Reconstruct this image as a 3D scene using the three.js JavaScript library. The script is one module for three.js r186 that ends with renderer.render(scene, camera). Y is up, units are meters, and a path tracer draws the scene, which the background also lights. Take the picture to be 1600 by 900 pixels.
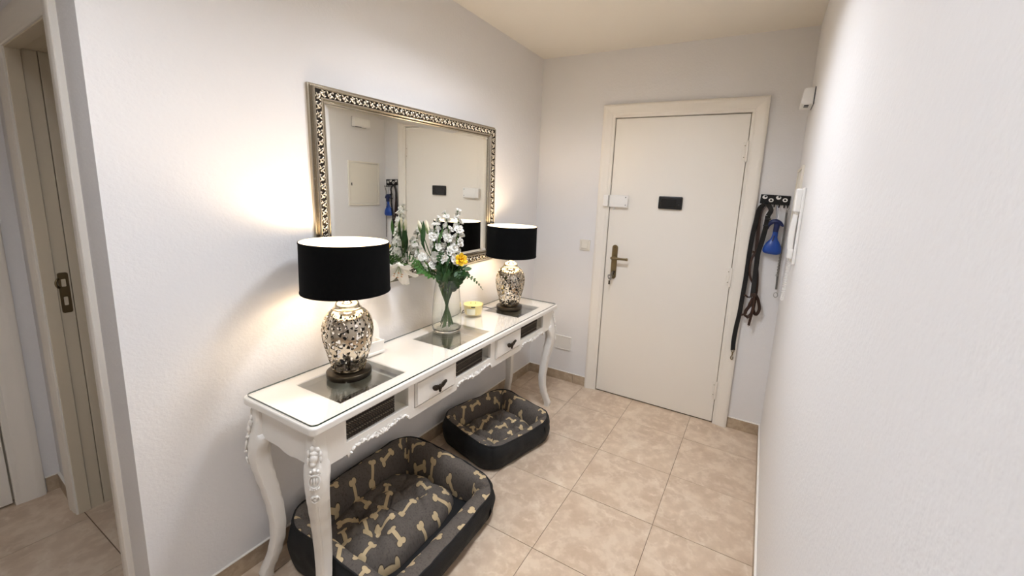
import * as THREE from 'three';
import { RoundedBoxGeometry } from 'three/addons/geometries/RoundedBoxGeometry.js';
import { mergeGeometries, toCreasedNormals, mergeVertices } from 'three/addons/utils/BufferGeometryUtils.js';
import { RectAreaLightUniformsLib } from 'three/addons/lights/RectAreaLightUniformsLib.js';

/* ------------------------------------------------------------------ camera, light, exposure */
const scene = new THREE.Scene();
const camera = new THREE.PerspectiveCamera(2 * Math.atan(450 / 639.76) * 180 / Math.PI, 16 / 9, 0.03, 30);
camera.position.set(1.594, 1.5078, 2.8848);
camera.rotation.order = 'YXZ';
camera.rotation.set(-0.171, 0.4945, 0.0492);
camera.setViewOffset(1600, 900, -41.3, 40.3, 1600, 900);
const renderer = new THREE.WebGLRenderer({ antialias: true });
renderer.toneMapping = THREE.LinearToneMapping;
renderer.toneMappingExposure = 1.1;
renderer.shadowMap.enabled = true;
RectAreaLightUniformsLib.init();
const CEILING_NITS = 74, REAR_NITS = 52, LAMP_CANDELA = 0.31;
const CEILING_COLOR = new THREE.Color(0.90, 0.96, 1.08), LAMP_COLOR = new THREE.Color(1.0, 0.81, 0.585);
const W = 1.743, H = 2.489, ZE = 2.468;                 // hall width, ceiling height, end of the left wall
const LIGHT_AT = [0.92, H - 0.05, 1.36], REAR_AT = [0.85, H - 0.05, 2.85];
for (const [at, nits] of [[LIGHT_AT, CEILING_NITS], [REAR_AT, REAR_NITS]]) {
  const l = new THREE.RectAreaLight(CEILING_COLOR, nits, 0.3, 0.3);
  l.position.set(...at); l.lookAt(at[0], 0, at[2]); l.name = 'ceiling_lamp_light'; scene.add(l);
}

/* ------------------------------------------------------------------ helpers */
let seed = 7;
function rnd() { seed = (seed * 1664525 + 1013904223) >>> 0; return seed / 4294967296; }
const rr = (a, b) => a + (b - a) * rnd();
const names = new Map();
function numbered(n) { const k = names.get(n) || 0; names.set(n, k + 1); return k ? n + '_' + String(k).padStart(3, '0') : n; }
const V3 = (x, y, z) => new THREE.Vector3(x, y, z);
function tag(o, label, category, group) { o.userData.label = label; o.userData.category = category; if (group) o.userData.group = group; return o; }
function thing(name, label, category, pos = [0, 0, 0], ry = 0, group) {
  const o = new THREE.Group(); o.name = numbered(name); o.position.set(...pos); o.rotation.y = ry; scene.add(o); return tag(o, label, category, group);
}
function clean(g) {
  let r = g.index ? g.toNonIndexed() : g;
  if (!r.attributes.normal) r.computeVertexNormals();
  for (const k of Object.keys(r.attributes)) if (!['position', 'normal', 'uv', 'color'].includes(k)) r.deleteAttribute(k);
  if (!r.attributes.uv) r.setAttribute('uv', new THREE.BufferAttribute(new Float32Array(r.attributes.position.count * 2), 2));
  r.morphAttributes = {}; r.clearGroups?.(); return r;
}
function merge(list) { const l = list.flat().map(clean); return l.length === 1 ? l[0] : mergeGeometries(l, false); }
function part(parent, name, geos, mat, label) {
  const m = new THREE.Mesh(Array.isArray(geos) ? merge(geos) : geos, mat);
  m.name = parent === scene ? numbered(name) : name; m.castShadow = m.receiveShadow = true;
  if (label) m.userData.label = label; parent.add(m); return m;
}
function struct(name, geos, mat, parent = scene) { const m = part(parent, name, geos, mat); if (parent === scene) m.userData.kind = 'structure'; return m; }
function sgroup(name, pos = [0, 0, 0], ry = 0) { const g = new THREE.Group(); g.name = numbered(name); g.userData.kind = 'structure'; g.position.set(...pos); g.rotation.y = ry; scene.add(g); return g; }
function planar(g) {                                     // uv in metres from the way each face looks
  const r = clean(g), p = r.attributes.position, n = r.attributes.normal, uv = new Float32Array(p.count * 2);
  for (let i = 0; i < p.count; i++) {
    const ax = Math.abs(n.getX(i)), ay = Math.abs(n.getY(i)), az = Math.abs(n.getZ(i));
    if (ay >= ax && ay >= az) { uv[2 * i] = p.getX(i); uv[2 * i + 1] = p.getZ(i); }
    else if (ax >= az) { uv[2 * i] = p.getZ(i); uv[2 * i + 1] = p.getY(i); }
    else { uv[2 * i] = p.getX(i); uv[2 * i + 1] = p.getY(i); }
  }
  r.setAttribute('uv', new THREE.BufferAttribute(uv, 2)); return r;
}
const bx = (x0, x1, y0, y1, z0, z1) => planar(new THREE.BoxGeometry(x1 - x0, y1 - y0, z1 - z0).translate((x0 + x1) / 2, (y0 + y1) / 2, (z0 + z1) / 2));
const rb = (x0, x1, y0, y1, z0, z1, r = 0.003, s = 2) => planar(new RoundedBoxGeometry(x1 - x0, y1 - y0, z1 - z0, s, Math.min(r, (x1 - x0) / 2.01, (y1 - y0) / 2.01, (z1 - z0) / 2.01)).translate((x0 + x1) / 2, (y0 + y1) / 2, (z0 + z1) / 2));
const cyl = (r0, r1, h, n = 24) => new THREE.CylinderGeometry(r1, r0, h, n);
const lathe = (pts, n = 48) => new THREE.LatheGeometry(pts.map(p => new THREE.Vector2(p[0], p[1])), n);
const curve = (pts, closed = false) => new THREE.CatmullRomCurve3(pts.map(p => V3(...p)), closed, 'centripetal');
const tube = (pts, r, seg = 24, rad = 8, closed = false) => new THREE.TubeGeometry(curve(pts, closed), seg, r, rad, closed);
const ball = (x, y, z, sx, sy = sx, sz = sx, n = 10) => new THREE.SphereGeometry(1, n, Math.max(6, n - 2)).scale(sx, sy, sz).translate(x, y, z);
function taper(pts, radii, seg = 24, rad = 8) {          // tube whose radius follows a list
  const c = curve(pts), g = new THREE.TubeGeometry(c, seg, 1, rad, false), p = g.attributes.position;
  for (let i = 0; i <= seg; i++) {
    const t = i / seg, ce = c.getPointAt(t), k = t * (radii.length - 1), a = Math.min(Math.floor(k), radii.length - 2), r = radii[a] + (radii[a + 1] - radii[a]) * (k - a);
    for (let j = 0; j <= rad; j++) { const n = i * (rad + 1) + j; p.setXYZ(n, ce.x + (p.getX(n) - ce.x) * r, ce.y + (p.getY(n) - ce.y) * r, ce.z + (p.getZ(n) - ce.z) * r); }
  }
  g.computeVertexNormals(); return g;
}
function ribbon(pts, w, t, across, seg = 40) {           // flat strap along a curve; ACROSS is the direction of its width
  const c = curve(pts), pos = [], idx = [], a0 = V3(...across).normalize();
  for (let i = 0; i <= seg; i++) {
    const p = c.getPointAt(i / seg), tg = c.getTangentAt(i / seg), a = a0.clone().addScaledVector(tg, -a0.dot(tg)).normalize(), n = V3().crossVectors(tg, a).normalize();
    for (const [u, v] of [[-1, -1], [1, -1], [1, 1], [-1, 1]]) { const q = p.clone().addScaledVector(a, u * w / 2).addScaledVector(n, v * t / 2); pos.push(q.x, q.y, q.z); }
  }
  for (let i = 0; i < seg; i++) for (let k = 0; k < 4; k++) { const A = i * 4 + k, B = i * 4 + (k + 1) % 4; idx.push(A, B, A + 4, B, B + 4, A + 4); }
  const e = seg * 4; idx.push(0, 2, 1, 0, 3, 2, e, e + 1, e + 2, e, e + 2, e + 3);
  return flat(pos, idx);
}
function flat(pos, idx, uv, crease = 0.6) {
  let g = new THREE.BufferGeometry(); g.setAttribute('position', new THREE.Float32BufferAttribute(pos, 3)); if (uv) g.setAttribute('uv', new THREE.Float32BufferAttribute(uv, 2)); g.setIndex(idx);
  g = g.toNonIndexed(); return toCreasedNormals(g, crease);
}
function grid(nu, nv, f, { closeU = false, smooth = true } = {}) { // f(u,v) -> [x,y,z,(s,t)]
  const pos = [], uv = [], idx = [];
  for (let j = 0; j <= nv; j++) for (let i = 0; i <= nu; i++) { const q = f(i / nu, j / nv); pos.push(q[0], q[1], q[2]); uv.push(q.length > 3 ? q[3] : i / nu, q.length > 3 ? q[4] : j / nv); }
  for (let j = 0; j < nv; j++) for (let i = 0; i < nu; i++) { const a = j * (nu + 1) + i, b = a + 1, c = a + nu + 1, d = c + 1; idx.push(a, b, c, b, d, c); }
  const g = new THREE.BufferGeometry(); g.setAttribute('position', new THREE.Float32BufferAttribute(pos, 3)); g.setAttribute('uv', new THREE.Float32BufferAttribute(uv, 2)); g.setIndex(idx); g.computeVertexNormals();
  if (closeU) { const n = g.attributes.normal; for (let j = 0; j <= nv; j++) { const a = j * (nu + 1), b = a + nu, v = V3(n.getX(a) + n.getX(b), n.getY(a) + n.getY(b), n.getZ(a) + n.getZ(b)).normalize(); n.setXYZ(a, v.x, v.y, v.z); n.setXYZ(b, v.x, v.y, v.z); } }
  return g;
}
function extrude(shape, depth, bevel = 0, seg = 1, curveSegments = 12) {
  return new THREE.ExtrudeGeometry(shape, { depth: depth - 2 * bevel, bevelEnabled: bevel > 0, bevelThickness: bevel, bevelSize: bevel, bevelOffset: -bevel, bevelSegments: seg, curveSegments }).translate(0, 0, bevel);
}
function rrect(w, h, r, cx = 0, cy = 0, S = THREE.Shape) {
  const s = new S(), x = cx - w / 2, y = cy - h / 2;
  s.moveTo(x + r, y); s.lineTo(x + w - r, y); s.absarc(x + w - r, y + r, r, -Math.PI / 2, 0); s.lineTo(x + w, y + h - r); s.absarc(x + w - r, y + h - r, r, 0, Math.PI / 2);
  s.lineTo(x + r, y + h); s.absarc(x + r, y + h - r, r, Math.PI / 2, Math.PI); s.lineTo(x, y + r); s.absarc(x + r, y + r, r, Math.PI, Math.PI * 1.5); return s;
}
const orient = (g, o) => { g.applyMatrix4(new THREE.Matrix4().compose(V3(...(o.p || [0, 0, 0])), new THREE.Quaternion().setFromEuler(new THREE.Euler(...(o.r || [0, 0, 0]), o.order || 'XYZ')), V3(...(o.s || [1, 1, 1])))); return g; };
function align(g, from, to) {                            // takes +y to the direction from..to, moves the origin to from
  const d = V3(...to).sub(V3(...from)).normalize(); g.applyQuaternion(new THREE.Quaternion().setFromUnitVectors(V3(0, 1, 0), d)); return g.translate(...from);
}
// mitred rails round an opening in the xy plane; profile is [outward, proud][]; returns one geometry per side (left, top, right, bottom)
function rails(x0, x1, y0, y1, profile, bottom) {
  const at = ([u, v]) => { const lo = bottom ? y0 - u : y0; return [[x0 - u, lo, v], [x0 - u, y1 + u, v], [x1 + u, y1 + u, v], [x1 + u, lo, v]]; };
  const sides = bottom ? 4 : 3, out = [];
  for (let s = 0; s < sides; s++) {
    const pos = [], idx = [], n = profile.length;
    for (const p of profile) { const c = at(p), a = c[s], b = c[(s + 1) % 4]; pos.push(...a, ...b); }
    for (let i = 0; i < n; i++) { const a = 2 * i, b = 2 * ((i + 1) % n); idx.push(a, b, a + 1, a + 1, b, b + 1); }
    out.push(planar(flat(pos, idx, null, 0.5)));
  }
  return out;
}

/* ------------------------------------------------------------------ textures */
function tileNoise(size, cells, octaves, gain, s0) {     // periodic value noise, 0..1
  const out = new Float32Array(size * size); let amp = 1, tot = 0, c = cells;
  for (let o = 0; o < octaves; o++) {
    let s = s0 + o * 101; const R = new Float32Array(c * c); for (let i = 0; i < c * c; i++) { s = (s * 1664525 + 1013904223) >>> 0; R[i] = s / 4294967296; }
    for (let y = 0; y < size; y++) { const fy = y / size * c, y0 = Math.floor(fy), ty = fy - y0, wy = ty * ty * (3 - 2 * ty), r0 = (y0 % c) * c, r1 = ((y0 + 1) % c) * c;
      for (let x = 0; x < size; x++) { const fx = x / size * c, x0 = Math.floor(fx), tx = fx - x0, wx = tx * tx * (3 - 2 * tx), a = x0 % c, b = (x0 + 1) % c;
        out[y * size + x] += amp * ((R[r0 + a] * (1 - wx) + R[r0 + b] * wx) * (1 - wy) + (R[r1 + a] * (1 - wx) + R[r1 + b] * wx) * wy); } }
    tot += amp; amp *= gain; c *= 2;
  }
  for (let i = 0; i < out.length; i++) out[i] /= tot; return out;
}
function dataTex(size, metres, f, srgb) {                // f(index) -> [r,g,b] 0..255
  const d = new Uint8Array(size * size * 4);
  for (let i = 0; i < size * size; i++) { const c = f(i); d[4 * i] = c[0]; d[4 * i + 1] = c[1]; d[4 * i + 2] = c[2]; d[4 * i + 3] = 255; }
  const t = new THREE.DataTexture(d, size, size); t.wrapS = t.wrapT = THREE.RepeatWrapping; t.magFilter = THREE.LinearFilter; t.minFilter = THREE.LinearMipmapLinearFilter; t.generateMipmaps = true;
  t.repeat.set(1 / metres, 1 / metres); if (srgb) t.colorSpace = THREE.SRGBColorSpace; t.needsUpdate = true; return t;
}
const nA = tileNoise(512, 48, 3, 0.6, 11), nB = tileNoise(512, 6, 5, 0.55, 23), nC = tileNoise(512, 90, 2, 0.7, 5), nD = tileNoise(512, 14, 4, 0.6, 77);
const gray = v => { const k = Math.max(0, Math.min(255, v * 255)); return [k, k, k]; };
const nP = tileNoise(1024, 128, 3, 0.62, 41), nQ = tileNoise(1024, 33, 3, 0.6, 53);
const plasterBump = dataTex(1024, 0.95, i => gray(0.6 * nP[i] + 0.4 * nQ[i]));
const fineBump = dataTex(512, 0.12, i => gray(nC[i]));
const mixc = (a, b, t) => [a[0] + (b[0] - a[0]) * t, a[1] + (b[1] - a[1]) * t, a[2] + (b[2] - a[2]) * t];
const clamp = (x, a = 0, b = 1) => Math.max(a, Math.min(b, x));
const marble = (lo, mid, hi) => i => {
  const a = clamp((nB[i] - 0.5) * 3.0 + 0.5), b = clamp((nD[i] - 0.5) * 2.6 + 0.5), y = (i / 512) | 0, x = i % 512, j = ((y * 1 + 211) % 512) * 512 + ((x + 97) % 512);
  const vein = clamp(1 - Math.abs(nB[j] - 0.5) * 16) * clamp((nD[j] - 0.42) * 4);
  let c = mixc(lo, mid, clamp(0.55 * a + 0.45 * b + 0.12)); c = mixc(c, hi, 0.55 * vein + 0.28 * clamp((b - 0.62) * 3)); return c;
};
const tileMap = dataTex(512, 0.62, marble([192, 168, 143], [214, 193, 168], [228, 212, 191]), true);
const plinthMap = dataTex(512, 0.5, marble([160, 140, 116], [184, 164, 138], [202, 184, 160]), true);

const std = (o) => new THREE.MeshStandardMaterial(o);
const phy = (o) => new THREE.MeshPhysicalMaterial(o);
const M = {
  wall: std({ color: '#e7e4e1', roughness: 0.85, bumpMap: plasterBump, bumpScale: 0.0011 }),
  ceiling: std({ color: '#e9e2d6', roughness: 0.9 }),
  tile: std({ map: tileMap, roughness: 0.34 }),
  grout: std({ color: '#7c6752', roughness: 0.95 }),
  plinth: std({ map: plinthMap, roughness: 0.4 }),
  caulk: std({ color: '#efe9df', roughness: 0.7 }),
  door: phy({ color: '#efe8dc', roughness: 0.42, bumpMap: fineBump, bumpScale: 0.00008 }),
  jamb: std({ color: '#d8cab0', roughness: 0.5 }),
  darkWood: std({ color: '#4a3522', roughness: 0.5 }),
  lacquer: phy({ color: '#f1ece3', roughness: 0.32, clearcoat: 0.35, clearcoatRoughness: 0.15 }),
  glass: phy({ color: '#ffffff', roughness: 0.01, transmission: 1, thickness: 0, ior: 1.5 }),
  vaseGlass: phy({ color: '#fafbf9', roughness: 0.0, transmission: 1, thickness: 0.003, ior: 1.5 }),
  water: phy({ color: '#fdfefc', roughness: 0.0, transmission: 1, thickness: 0, ior: 1.33 }),
  glassEdge: phy({ color: '#27403a', roughness: 0.12, clearcoat: 0.5 }),
  shade: phy({ color: '#040404', roughness: 0.9, specularIntensity: 0.25, bumpMap: fineBump, bumpScale: 0.0002 }),
  lining: std({ color: '#f3ead8', roughness: 0.8 }),
  chrome: std({ color: '#c9bfae', roughness: 0.13, metalness: 1 }),
  glaze: phy({ color: '#1d1a17', roughness: 0.3 }),
  bronze: std({ color: '#4c453b', roughness: 0.28, metalness: 1 }),
  bulb: std({ color: '#fff3dc', emissive: LAMP_COLOR, emissiveIntensity: 14 }),
  mirror: std({ color: '#f5f5f0', roughness: 0.015, metalness: 1 }),
  smoked: phy({ color: '#c6c9c3', roughness: 0.01, transmission: 1, thickness: 0, ior: 1.5 }),
  silver: std({ color: '#b3aa9a', roughness: 0.26, metalness: 1 }),
  silverLeaf: std({ color: '#d9d2c4', roughness: 0.24, metalness: 1 }),
  patina: std({ color: '#2b241c', roughness: 0.6, metalness: 0.5 }),
  iron: std({ color: '#3d352c', roughness: 0.42, metalness: 0.8 }),
  agedBrass: std({ color: '#8a7a5c', roughness: 0.36, metalness: 1 }),
  steel: std({ color: '#a9a69f', roughness: 0.3, metalness: 1 }),
  plastic: phy({ color: '#efece6', roughness: 0.38 }),
  ivory: phy({ color: '#e6dfd0', roughness: 0.4 }),
  blackPlastic: phy({ color: '#141312', roughness: 0.3 }),
  screen: phy({ color: '#1d1c1a', roughness: 0.12 }),
  blackMetal: std({ color: '#121110', roughness: 0.45, metalness: 0.4 }),
  blackLeather: phy({ color: '#0d0b0a', roughness: 0.45 }),
  brownLeather: phy({ color: '#321a0d', roughness: 0.4 }),
  bluePlastic: phy({ color: '#0a3f94', roughness: 0.35 }),
  navy: phy({ color: '#0a1a4c', roughness: 0.4 }),
  greyStrap: std({ color: '#6c6862', roughness: 0.7 }),
  nylon: std({ color: '#0f0f0f', roughness: 0.75, bumpMap: fineBump, bumpScale: 0.00025 }),
  binding: std({ color: '#0c0c0c', roughness: 0.7 }),
  wax: phy({ color: '#f0dc8c', roughness: 0.5, transmission: 0, clearcoat: 0.2 }),
  waxTop: phy({ color: '#f2d77e', roughness: 0.4 }),
  paper: std({ color: '#f1ebcf', roughness: 0.7 }),
  ink: std({ color: '#26221b', roughness: 0.6 }),
  stem: std({ color: '#4a6b2c', roughness: 0.55 }),
  darkStem: std({ color: '#35542a', roughness: 0.55 }),
  leaf: phy({ color: '#3f6a28', roughness: 0.5, side: THREE.DoubleSide }),
  darkLeaf: phy({ color: '#2b4d22', roughness: 0.5, side: THREE.DoubleSide }),
  paleLeaf: phy({ color: '#7d9654', roughness: 0.55, side: THREE.DoubleSide }),
  petal: phy({ color: '#f4f1e8', roughness: 0.6, transmission: 0.15, thickness: 0, side: THREE.DoubleSide }),
  creamPetal: phy({ color: '#efe6c9', roughness: 0.6, side: THREE.DoubleSide }),
  yellowPetal: phy({ color: '#f6c81e', roughness: 0.55, side: THREE.DoubleSide }),
  orange: std({ color: '#c9761c', roughness: 0.6 }),
  wood: std({ color: '#c2a06c', roughness: 0.6 }),
};

/* ------------------------------------------------------------------ the room */
struct('ceiling', bx(-1.9, W + 0.15, H, H + 0.1, -0.2, 4.6), M.ceiling);
{
  const fl = struct('floor', bx(-1.9, W + 0.15, -0.12, -0.0022, -0.2, 4.6), M.grout);
  const gap = 0.0012;
  const cut = (xs, zs) => {
    for (let i = 0; i + 1 < xs.length; i++) for (let j = 0; j + 1 < zs.length; j++) {
      const w = xs[i + 1] - xs[i] - 2 * gap, d = zs[j + 1] - zs[j] - 2 * gap; if (w < 0.02 || d < 0.02) continue;
      const g = bx(-w / 2, w / 2, -0.012, 0, -d / 2, d / 2), uv = g.attributes.uv, a = Math.floor(rr(0, 4)) * Math.PI / 2, ox = rr(0, 3), oy = rr(0, 3), c = Math.cos(a), s = Math.sin(a);
      for (let k = 0; k < uv.count; k++) { const x = uv.getX(k), y = uv.getY(k); uv.setXY(k, c * x - s * y + ox, s * x + c * y + oy); }
      const m = part(fl, 'tile', g, M.tile); m.position.set((xs[i] + xs[i + 1]) / 2, rr(-0.0003, 0.0003), (zs[j] + zs[j + 1]) / 2);
    }
  };
  cut([0, 0.098, 0.5042, 0.9009, 1.317, W], [0, 0.311, 0.7167, 1.1223, 1.5272, 1.933, 2.338, 2.744, 3.15, 3.555, 3.96, 4.4]);
  cut([-1.25, -0.84, -0.43, 0], [2.416, 2.822, 3.227, 3.633, 4.038, 4.4]);
  cut([-0.95, -0.24], [2.30, 2.4145]);
}
struct('wall_left', bx(-0.1, 0, 0, H, -0.12, ZE), M.wall);
struct('wall_right', bx(W, W + 0.12, 0, H, -0.12, 4.5), M.wall);
struct('wall_door', [bx(-0.1, 0.6, 0, H, -0.14, 0), bx(1.462, W + 0.12, 0, H, -0.14, 0), bx(0.6, 1.462, 2.045, H, -0.14, 0), bx(0.6, 1.462, 0, 2.045, -0.16, -0.055)], M.wall);
struct('wall_rear', bx(-1.4, W + 0.12, 0, H, 4.4, 4.5), M.wall);
// tiled skirting with its caulk line
function skirting(name, along, from, to, face, out) {      // along 'x' or 'z'; out = direction away from the wall
  const g = sgroup(name), t = 0.009, h = 0.073, seam = 0.406, n = Math.max(1, Math.ceil((to - from) / seam));
  for (let i = 0; i < n; i++) {
    const a = from + i * seam + 0.0006, b = Math.min(to, from + (i + 1) * seam) - 0.0006; if (b - a < 0.01) continue;
    const lo = Math.min(face, face + out * t), hi = Math.max(face, face + out * t);
    const q = along === 'x' ? rb(a, b, 0, h, lo, hi, 0.0015, 1) : rb(lo, hi, 0, h, a, b, 0.0015, 1), uv = q.attributes.uv, o1 = rr(0, 2), o2 = rr(0, 2);
    for (let k = 0; k < uv.count; k++) uv.setXY(k, uv.getX(k) + o1, uv.getY(k) + o2);
    part(g, 'plinth_tile', q, M.plinth);
  }
  const lo = Math.min(face, face + out * 0.010), hi = Math.max(face, face + out * 0.010);
  part(g, 'caulk_line', along === 'x' ? rb(from, to, h, h + 0.005, lo, hi, 0.002, 1) : rb(lo, hi, h, h + 0.005, from, to, 0.002, 1), M.caulk);
}
skirting('baseboard_left', 'z', 0, ZE, 0, 1);
skirting('baseboard_door_left', 'x', 0, 0.517, 0, 1);
skirting('baseboard_door_right', 'x', 1.546, W, 0, 1);
skirting('baseboard_right', 'z', 0, 4.4, W, -1);

// architrave section: stepped moulding, [outward from the opening, proud of the wall]
const ARCH = [[0, -0.01], [0, 0.012], [0.004, 0.016], [0.018, 0.016], [0.022, 0.019], [0.03, 0.021], [0.055, 0.023], [0.062, 0.026], [0.072, 0.027], [0.08, 0.026], [0.088, 0.022], [0.09, 0.018], [0.09, -0.01]];
{
  const d = sgroup('door_1');
  for (const g of rails(0.604, 1.457, 0, 2.04, ARCH)) part(d, 'architrave', g, M.door);
  part(d, 'door_leaf', rb(0.6085, 1.4535, 0.007, 2.035, -0.042, 0.006, 0.003, 2), M.door);
  part(d, 'door_stop', bx(0.6, 1.462, 0, 2.045, -0.055, -0.046), M.jamb);
  for (const y of [1.81, 1.022, 0.24]) {
    const h = part(d, 'hinge', [orient(cyl(0.0075, 0.0075, 0.115, 14), { p: [1.4555, y, 0.018] }), ball(1.4555, y + 0.058, 0.018, 0.0072), ball(1.4555, y - 0.058, 0.018, 0.0072), rb(1.43, 1.455, y - 0.055, y + 0.055, 0.005, 0.0095, 0.002, 1)], M.door);
    part(h, 'screw', [0.035, -0.035].map(o => orient(cyl(0.003, 0.003, 0.002, 10), { p: [1.441, y + o, 0.0102], r: [Math.PI / 2, 0, 0] })), M.agedBrass);
  }
  const hd = new THREE.Group(); hd.name = 'door_handle'; d.add(hd); hd.userData.label = 'aged brass lever handle on a long backplate';
  const pl = extrude(rrect(0.042, 0.252, 0.0205, 0.674, 1.026), 0.008, 0.002, 2); pl.translate(0, 0, 0.006);
  part(hd, 'backplate', pl, M.agedBrass);
  part(hd, 'lever', [orient(cyl(0.012, 0.01, 0.045, 20), { p: [0.674, 1.058, 0.034], r: [Math.PI / 2, 0, 0] }), taper([[0.668, 1.058, 0.056], [0.69, 1.0585, 0.057], [0.73, 1.059, 0.056], [0.775, 1.06, 0.056]], [0.011, 0.0095, 0.0085, 0.0085], 20, 12), ball(0.668, 1.058, 0.056, 0.011), orient(cyl(0.0105, 0.0105, 0.012, 16), { p: [0.78, 1.06, 0.056], r: [0, 0, Math.PI / 2] })], M.agedBrass);
  part(hd, 'screw', [1.135, 0.918].map(y => orient(cyl(0.0035, 0.0035, 0.003, 12), { p: [0.674, y, 0.0145], r: [Math.PI / 2, 0, 0] })), M.bronze);
  part(hd, 'lock_cylinder', [orient(cyl(0.0085, 0.0085, 0.012, 18), { p: [0.678, 0.952, 0.016], r: [Math.PI / 2, 0, 0] }), rb(0.674, 0.682, 0.928, 0.95, 0.012, 0.02, 0.003)], M.bronze);
  part(d, 'door_knub', [ball(1.037, 0.793, 0.006, 0.006, 0.006, 0.003)], M.door);
}

// doorway at the far left: wall, frame and door of the corridor, turned a few degrees off square
const AN = Math.atan(0.045), DG = (s, y, z) => V3(-s, y, z).applyAxisAngle(V3(0, 1, 0), -AN).add(V3(0, 0, ZE));
{
  const g = sgroup('wall_doorway', [0, 0, ZE], -AN), S0 = 0.263, S1 = 0.90, T = 1.935;
  part(g, 'wall_pier', bx(-S0, -0.0056, 0, H, -0.075, 0), M.wall);
  part(g, 'wall_pier', bx(-1.4, -S1 - 0.018, 0, H, -0.075, 0), M.wall);
  part(g, 'wall_lintel', bx(-S1 - 0.018, -S0, T + 0.019, H, -0.075, 0), M.wall);
  const d = sgroup('door_2', [0, 0, ZE], -AN);
  const A2 = ARCH.map(([u, v]) => [u, v > 0 ? v * 0.72 : v]);
  for (const q of rails(-S1, -S0, 0, T, A2)) part(d, 'architrave', q, M.door);
  // lining: outer stop, then the rebate that the leaf shuts into, then the inner casing
  part(d, 'jamb', [rb(-S1 - 0.02, -S1 + 0.003, 0, T, -0.034, 0.004, 0.002), rb(-S0 - 0.003, -S0 + 0.02, 0, T, -0.034, 0.004, 0.002), rb(-S1, -S0, T - 0.003, T + 0.02, -0.034, 0.004, 0.002)], M.jamb);
  part(d, 'rebate', [bx(-S1 - 0.03, -S1 - 0.004, 0, T + 0.004, -0.074, -0.033), bx(-S0 + 0.004, -S0 + 0.03, 0, T + 0.004, -0.074, -0.033), bx(-S1, -S0, T + 0.004, T + 0.03, -0.074, -0.033)], M.jamb);
  part(d, 'casing', [rb(-S1 - 0.10, -S1 - 0.004, 0, T + 0.005, -0.165, -0.0765, 0.002), rb(-S0 + 0.006, -S0 + 0.10, 0, T + 0.005, -0.165, -0.0765, 0.002), rb(-S1 - 0.1, -S0 + 0.1, T + 0.006, T + 0.1, -0.165, -0.0765, 0.002)], M.jamb);
  const sp = new THREE.Group(); sp.name = 'strike_plate'; d.add(sp); sp.userData.label = 'aged brass strike plate in the rebate';
  const sh = rrect(0.03, 0.17, 0.008, 0, 0); sh.holes.push(rrect(0.013, 0.032, 0.003, 0, 0.042, THREE.Path), rrect(0.012, 0.036, 0.003, 0, -0.035, THREE.Path));
  const at = { p: [-S1 - 0.0038, 1.0, -0.054], r: [0, Math.PI / 2, 0] };
  part(sp, 'plate', [orient(extrude(sh, 0.002), at), orient(tube([[-0.013, 0.06, 0.001], [-0.019, 0.055, 0.006], [-0.022, 0.042, 0.008], [-0.019, 0.028, 0.006], [-0.013, 0.022, 0.001]], 0.004, 16, 8), at)], M.agedBrass);
  part(sp, 'keep', [orient(bx(-0.007, 0.007, 0.026, 0.058, -0.02, 0.0005), at), orient(bx(-0.0065, 0.0065, -0.053, -0.017, -0.02, 0.0005), at)], M.jamb);
}
// small dark room beyond the doorway, closed so that light only comes in through it
struct('wall_beyond', [bx(-1.75, -0.1, 0, H, 0.9, 1.0), bx(-1.75, -1.65, 0, H, 1.0, 2.36)], M.wall);
struct('floor_beyond', bx(-1.65, -0.1, -0.0022, 0.0006, 1.0, 2.318), M.darkWood);
// corridor side wall with the edge of a second door
{
  const XL = -1.205, g = sgroup('wall_corridor', [0, 0, 0]);
  part(g, 'wall_panel', [bx(XL - 0.12, XL, 0, H, 2.30, 2.53), bx(XL - 0.12, XL, 2.02, H, 2.53, 3.38), bx(XL - 0.12, XL, 0, H, 3.38, 4.5)], M.wall);
  const d = sgroup('door_3', [XL, 0, 2.955], Math.PI / 2);
  for (const q of rails(-0.40, 0.40, 0, 2.0, ARCH.map(([u, v]) => [u, v > 0 ? v * 0.8 : v]))) part(d, 'architrave', q, M.door);
  part(d, 'door_leaf', rb(-0.395, 0.395, 0.008, 1.995, -0.045, -0.006, 0.003), M.door);
  part(d, 'door_stop', bx(-0.42, 0.42, 0, 2.02, -0.11, -0.05), M.jamb);
  skirting('baseboard_corridor', 'z', 2.40, 2.462, XL, 1);
  const b = sgroup('baseboard_doorway', [0, 0, ZE], -AN);
  part(b, 'plinth_tile', rb(-1.21, -0.99, 0, 0.073, 0, 0.009, 0.0015, 1), M.plinth);
  part(b, 'caulk_line', rb(-1.21, -0.99, 0.073, 0.078, 0, 0.010, 0.002, 1), M.caulk);
}
// ceiling lamps over the hall and behind the camera (both outside the picture)
for (const [at, label] of [[LIGHT_AT, 'square flush ceiling light over the middle of the hall'], [REAR_AT, 'square flush ceiling light near the corridor end of the hall']]) {
  const t = thing('ceiling_light', label, 'ceiling light', [at[0], H, at[2]]), a = 0.168, b = 0.155, dp = 0.125;
  part(t, 'housing', [bx(-a, a, -0.02, 0, -a, a), bx(-a, -b, -dp, -0.02, -a, a), bx(b, a, -dp, -0.02, -a, a), bx(-b, b, -dp, -0.02, -a, -b), bx(-b, b, -dp, -0.02, b, a)], M.plastic);
  part(t, 'diffuser', rb(-b + 0.001, b - 0.001, -0.045, -0.021, -b + 0.001, b - 0.001, 0.004), std({ color: '#ffffff', emissive: CEILING_COLOR, emissiveIntensity: 3 }));
}
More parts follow.
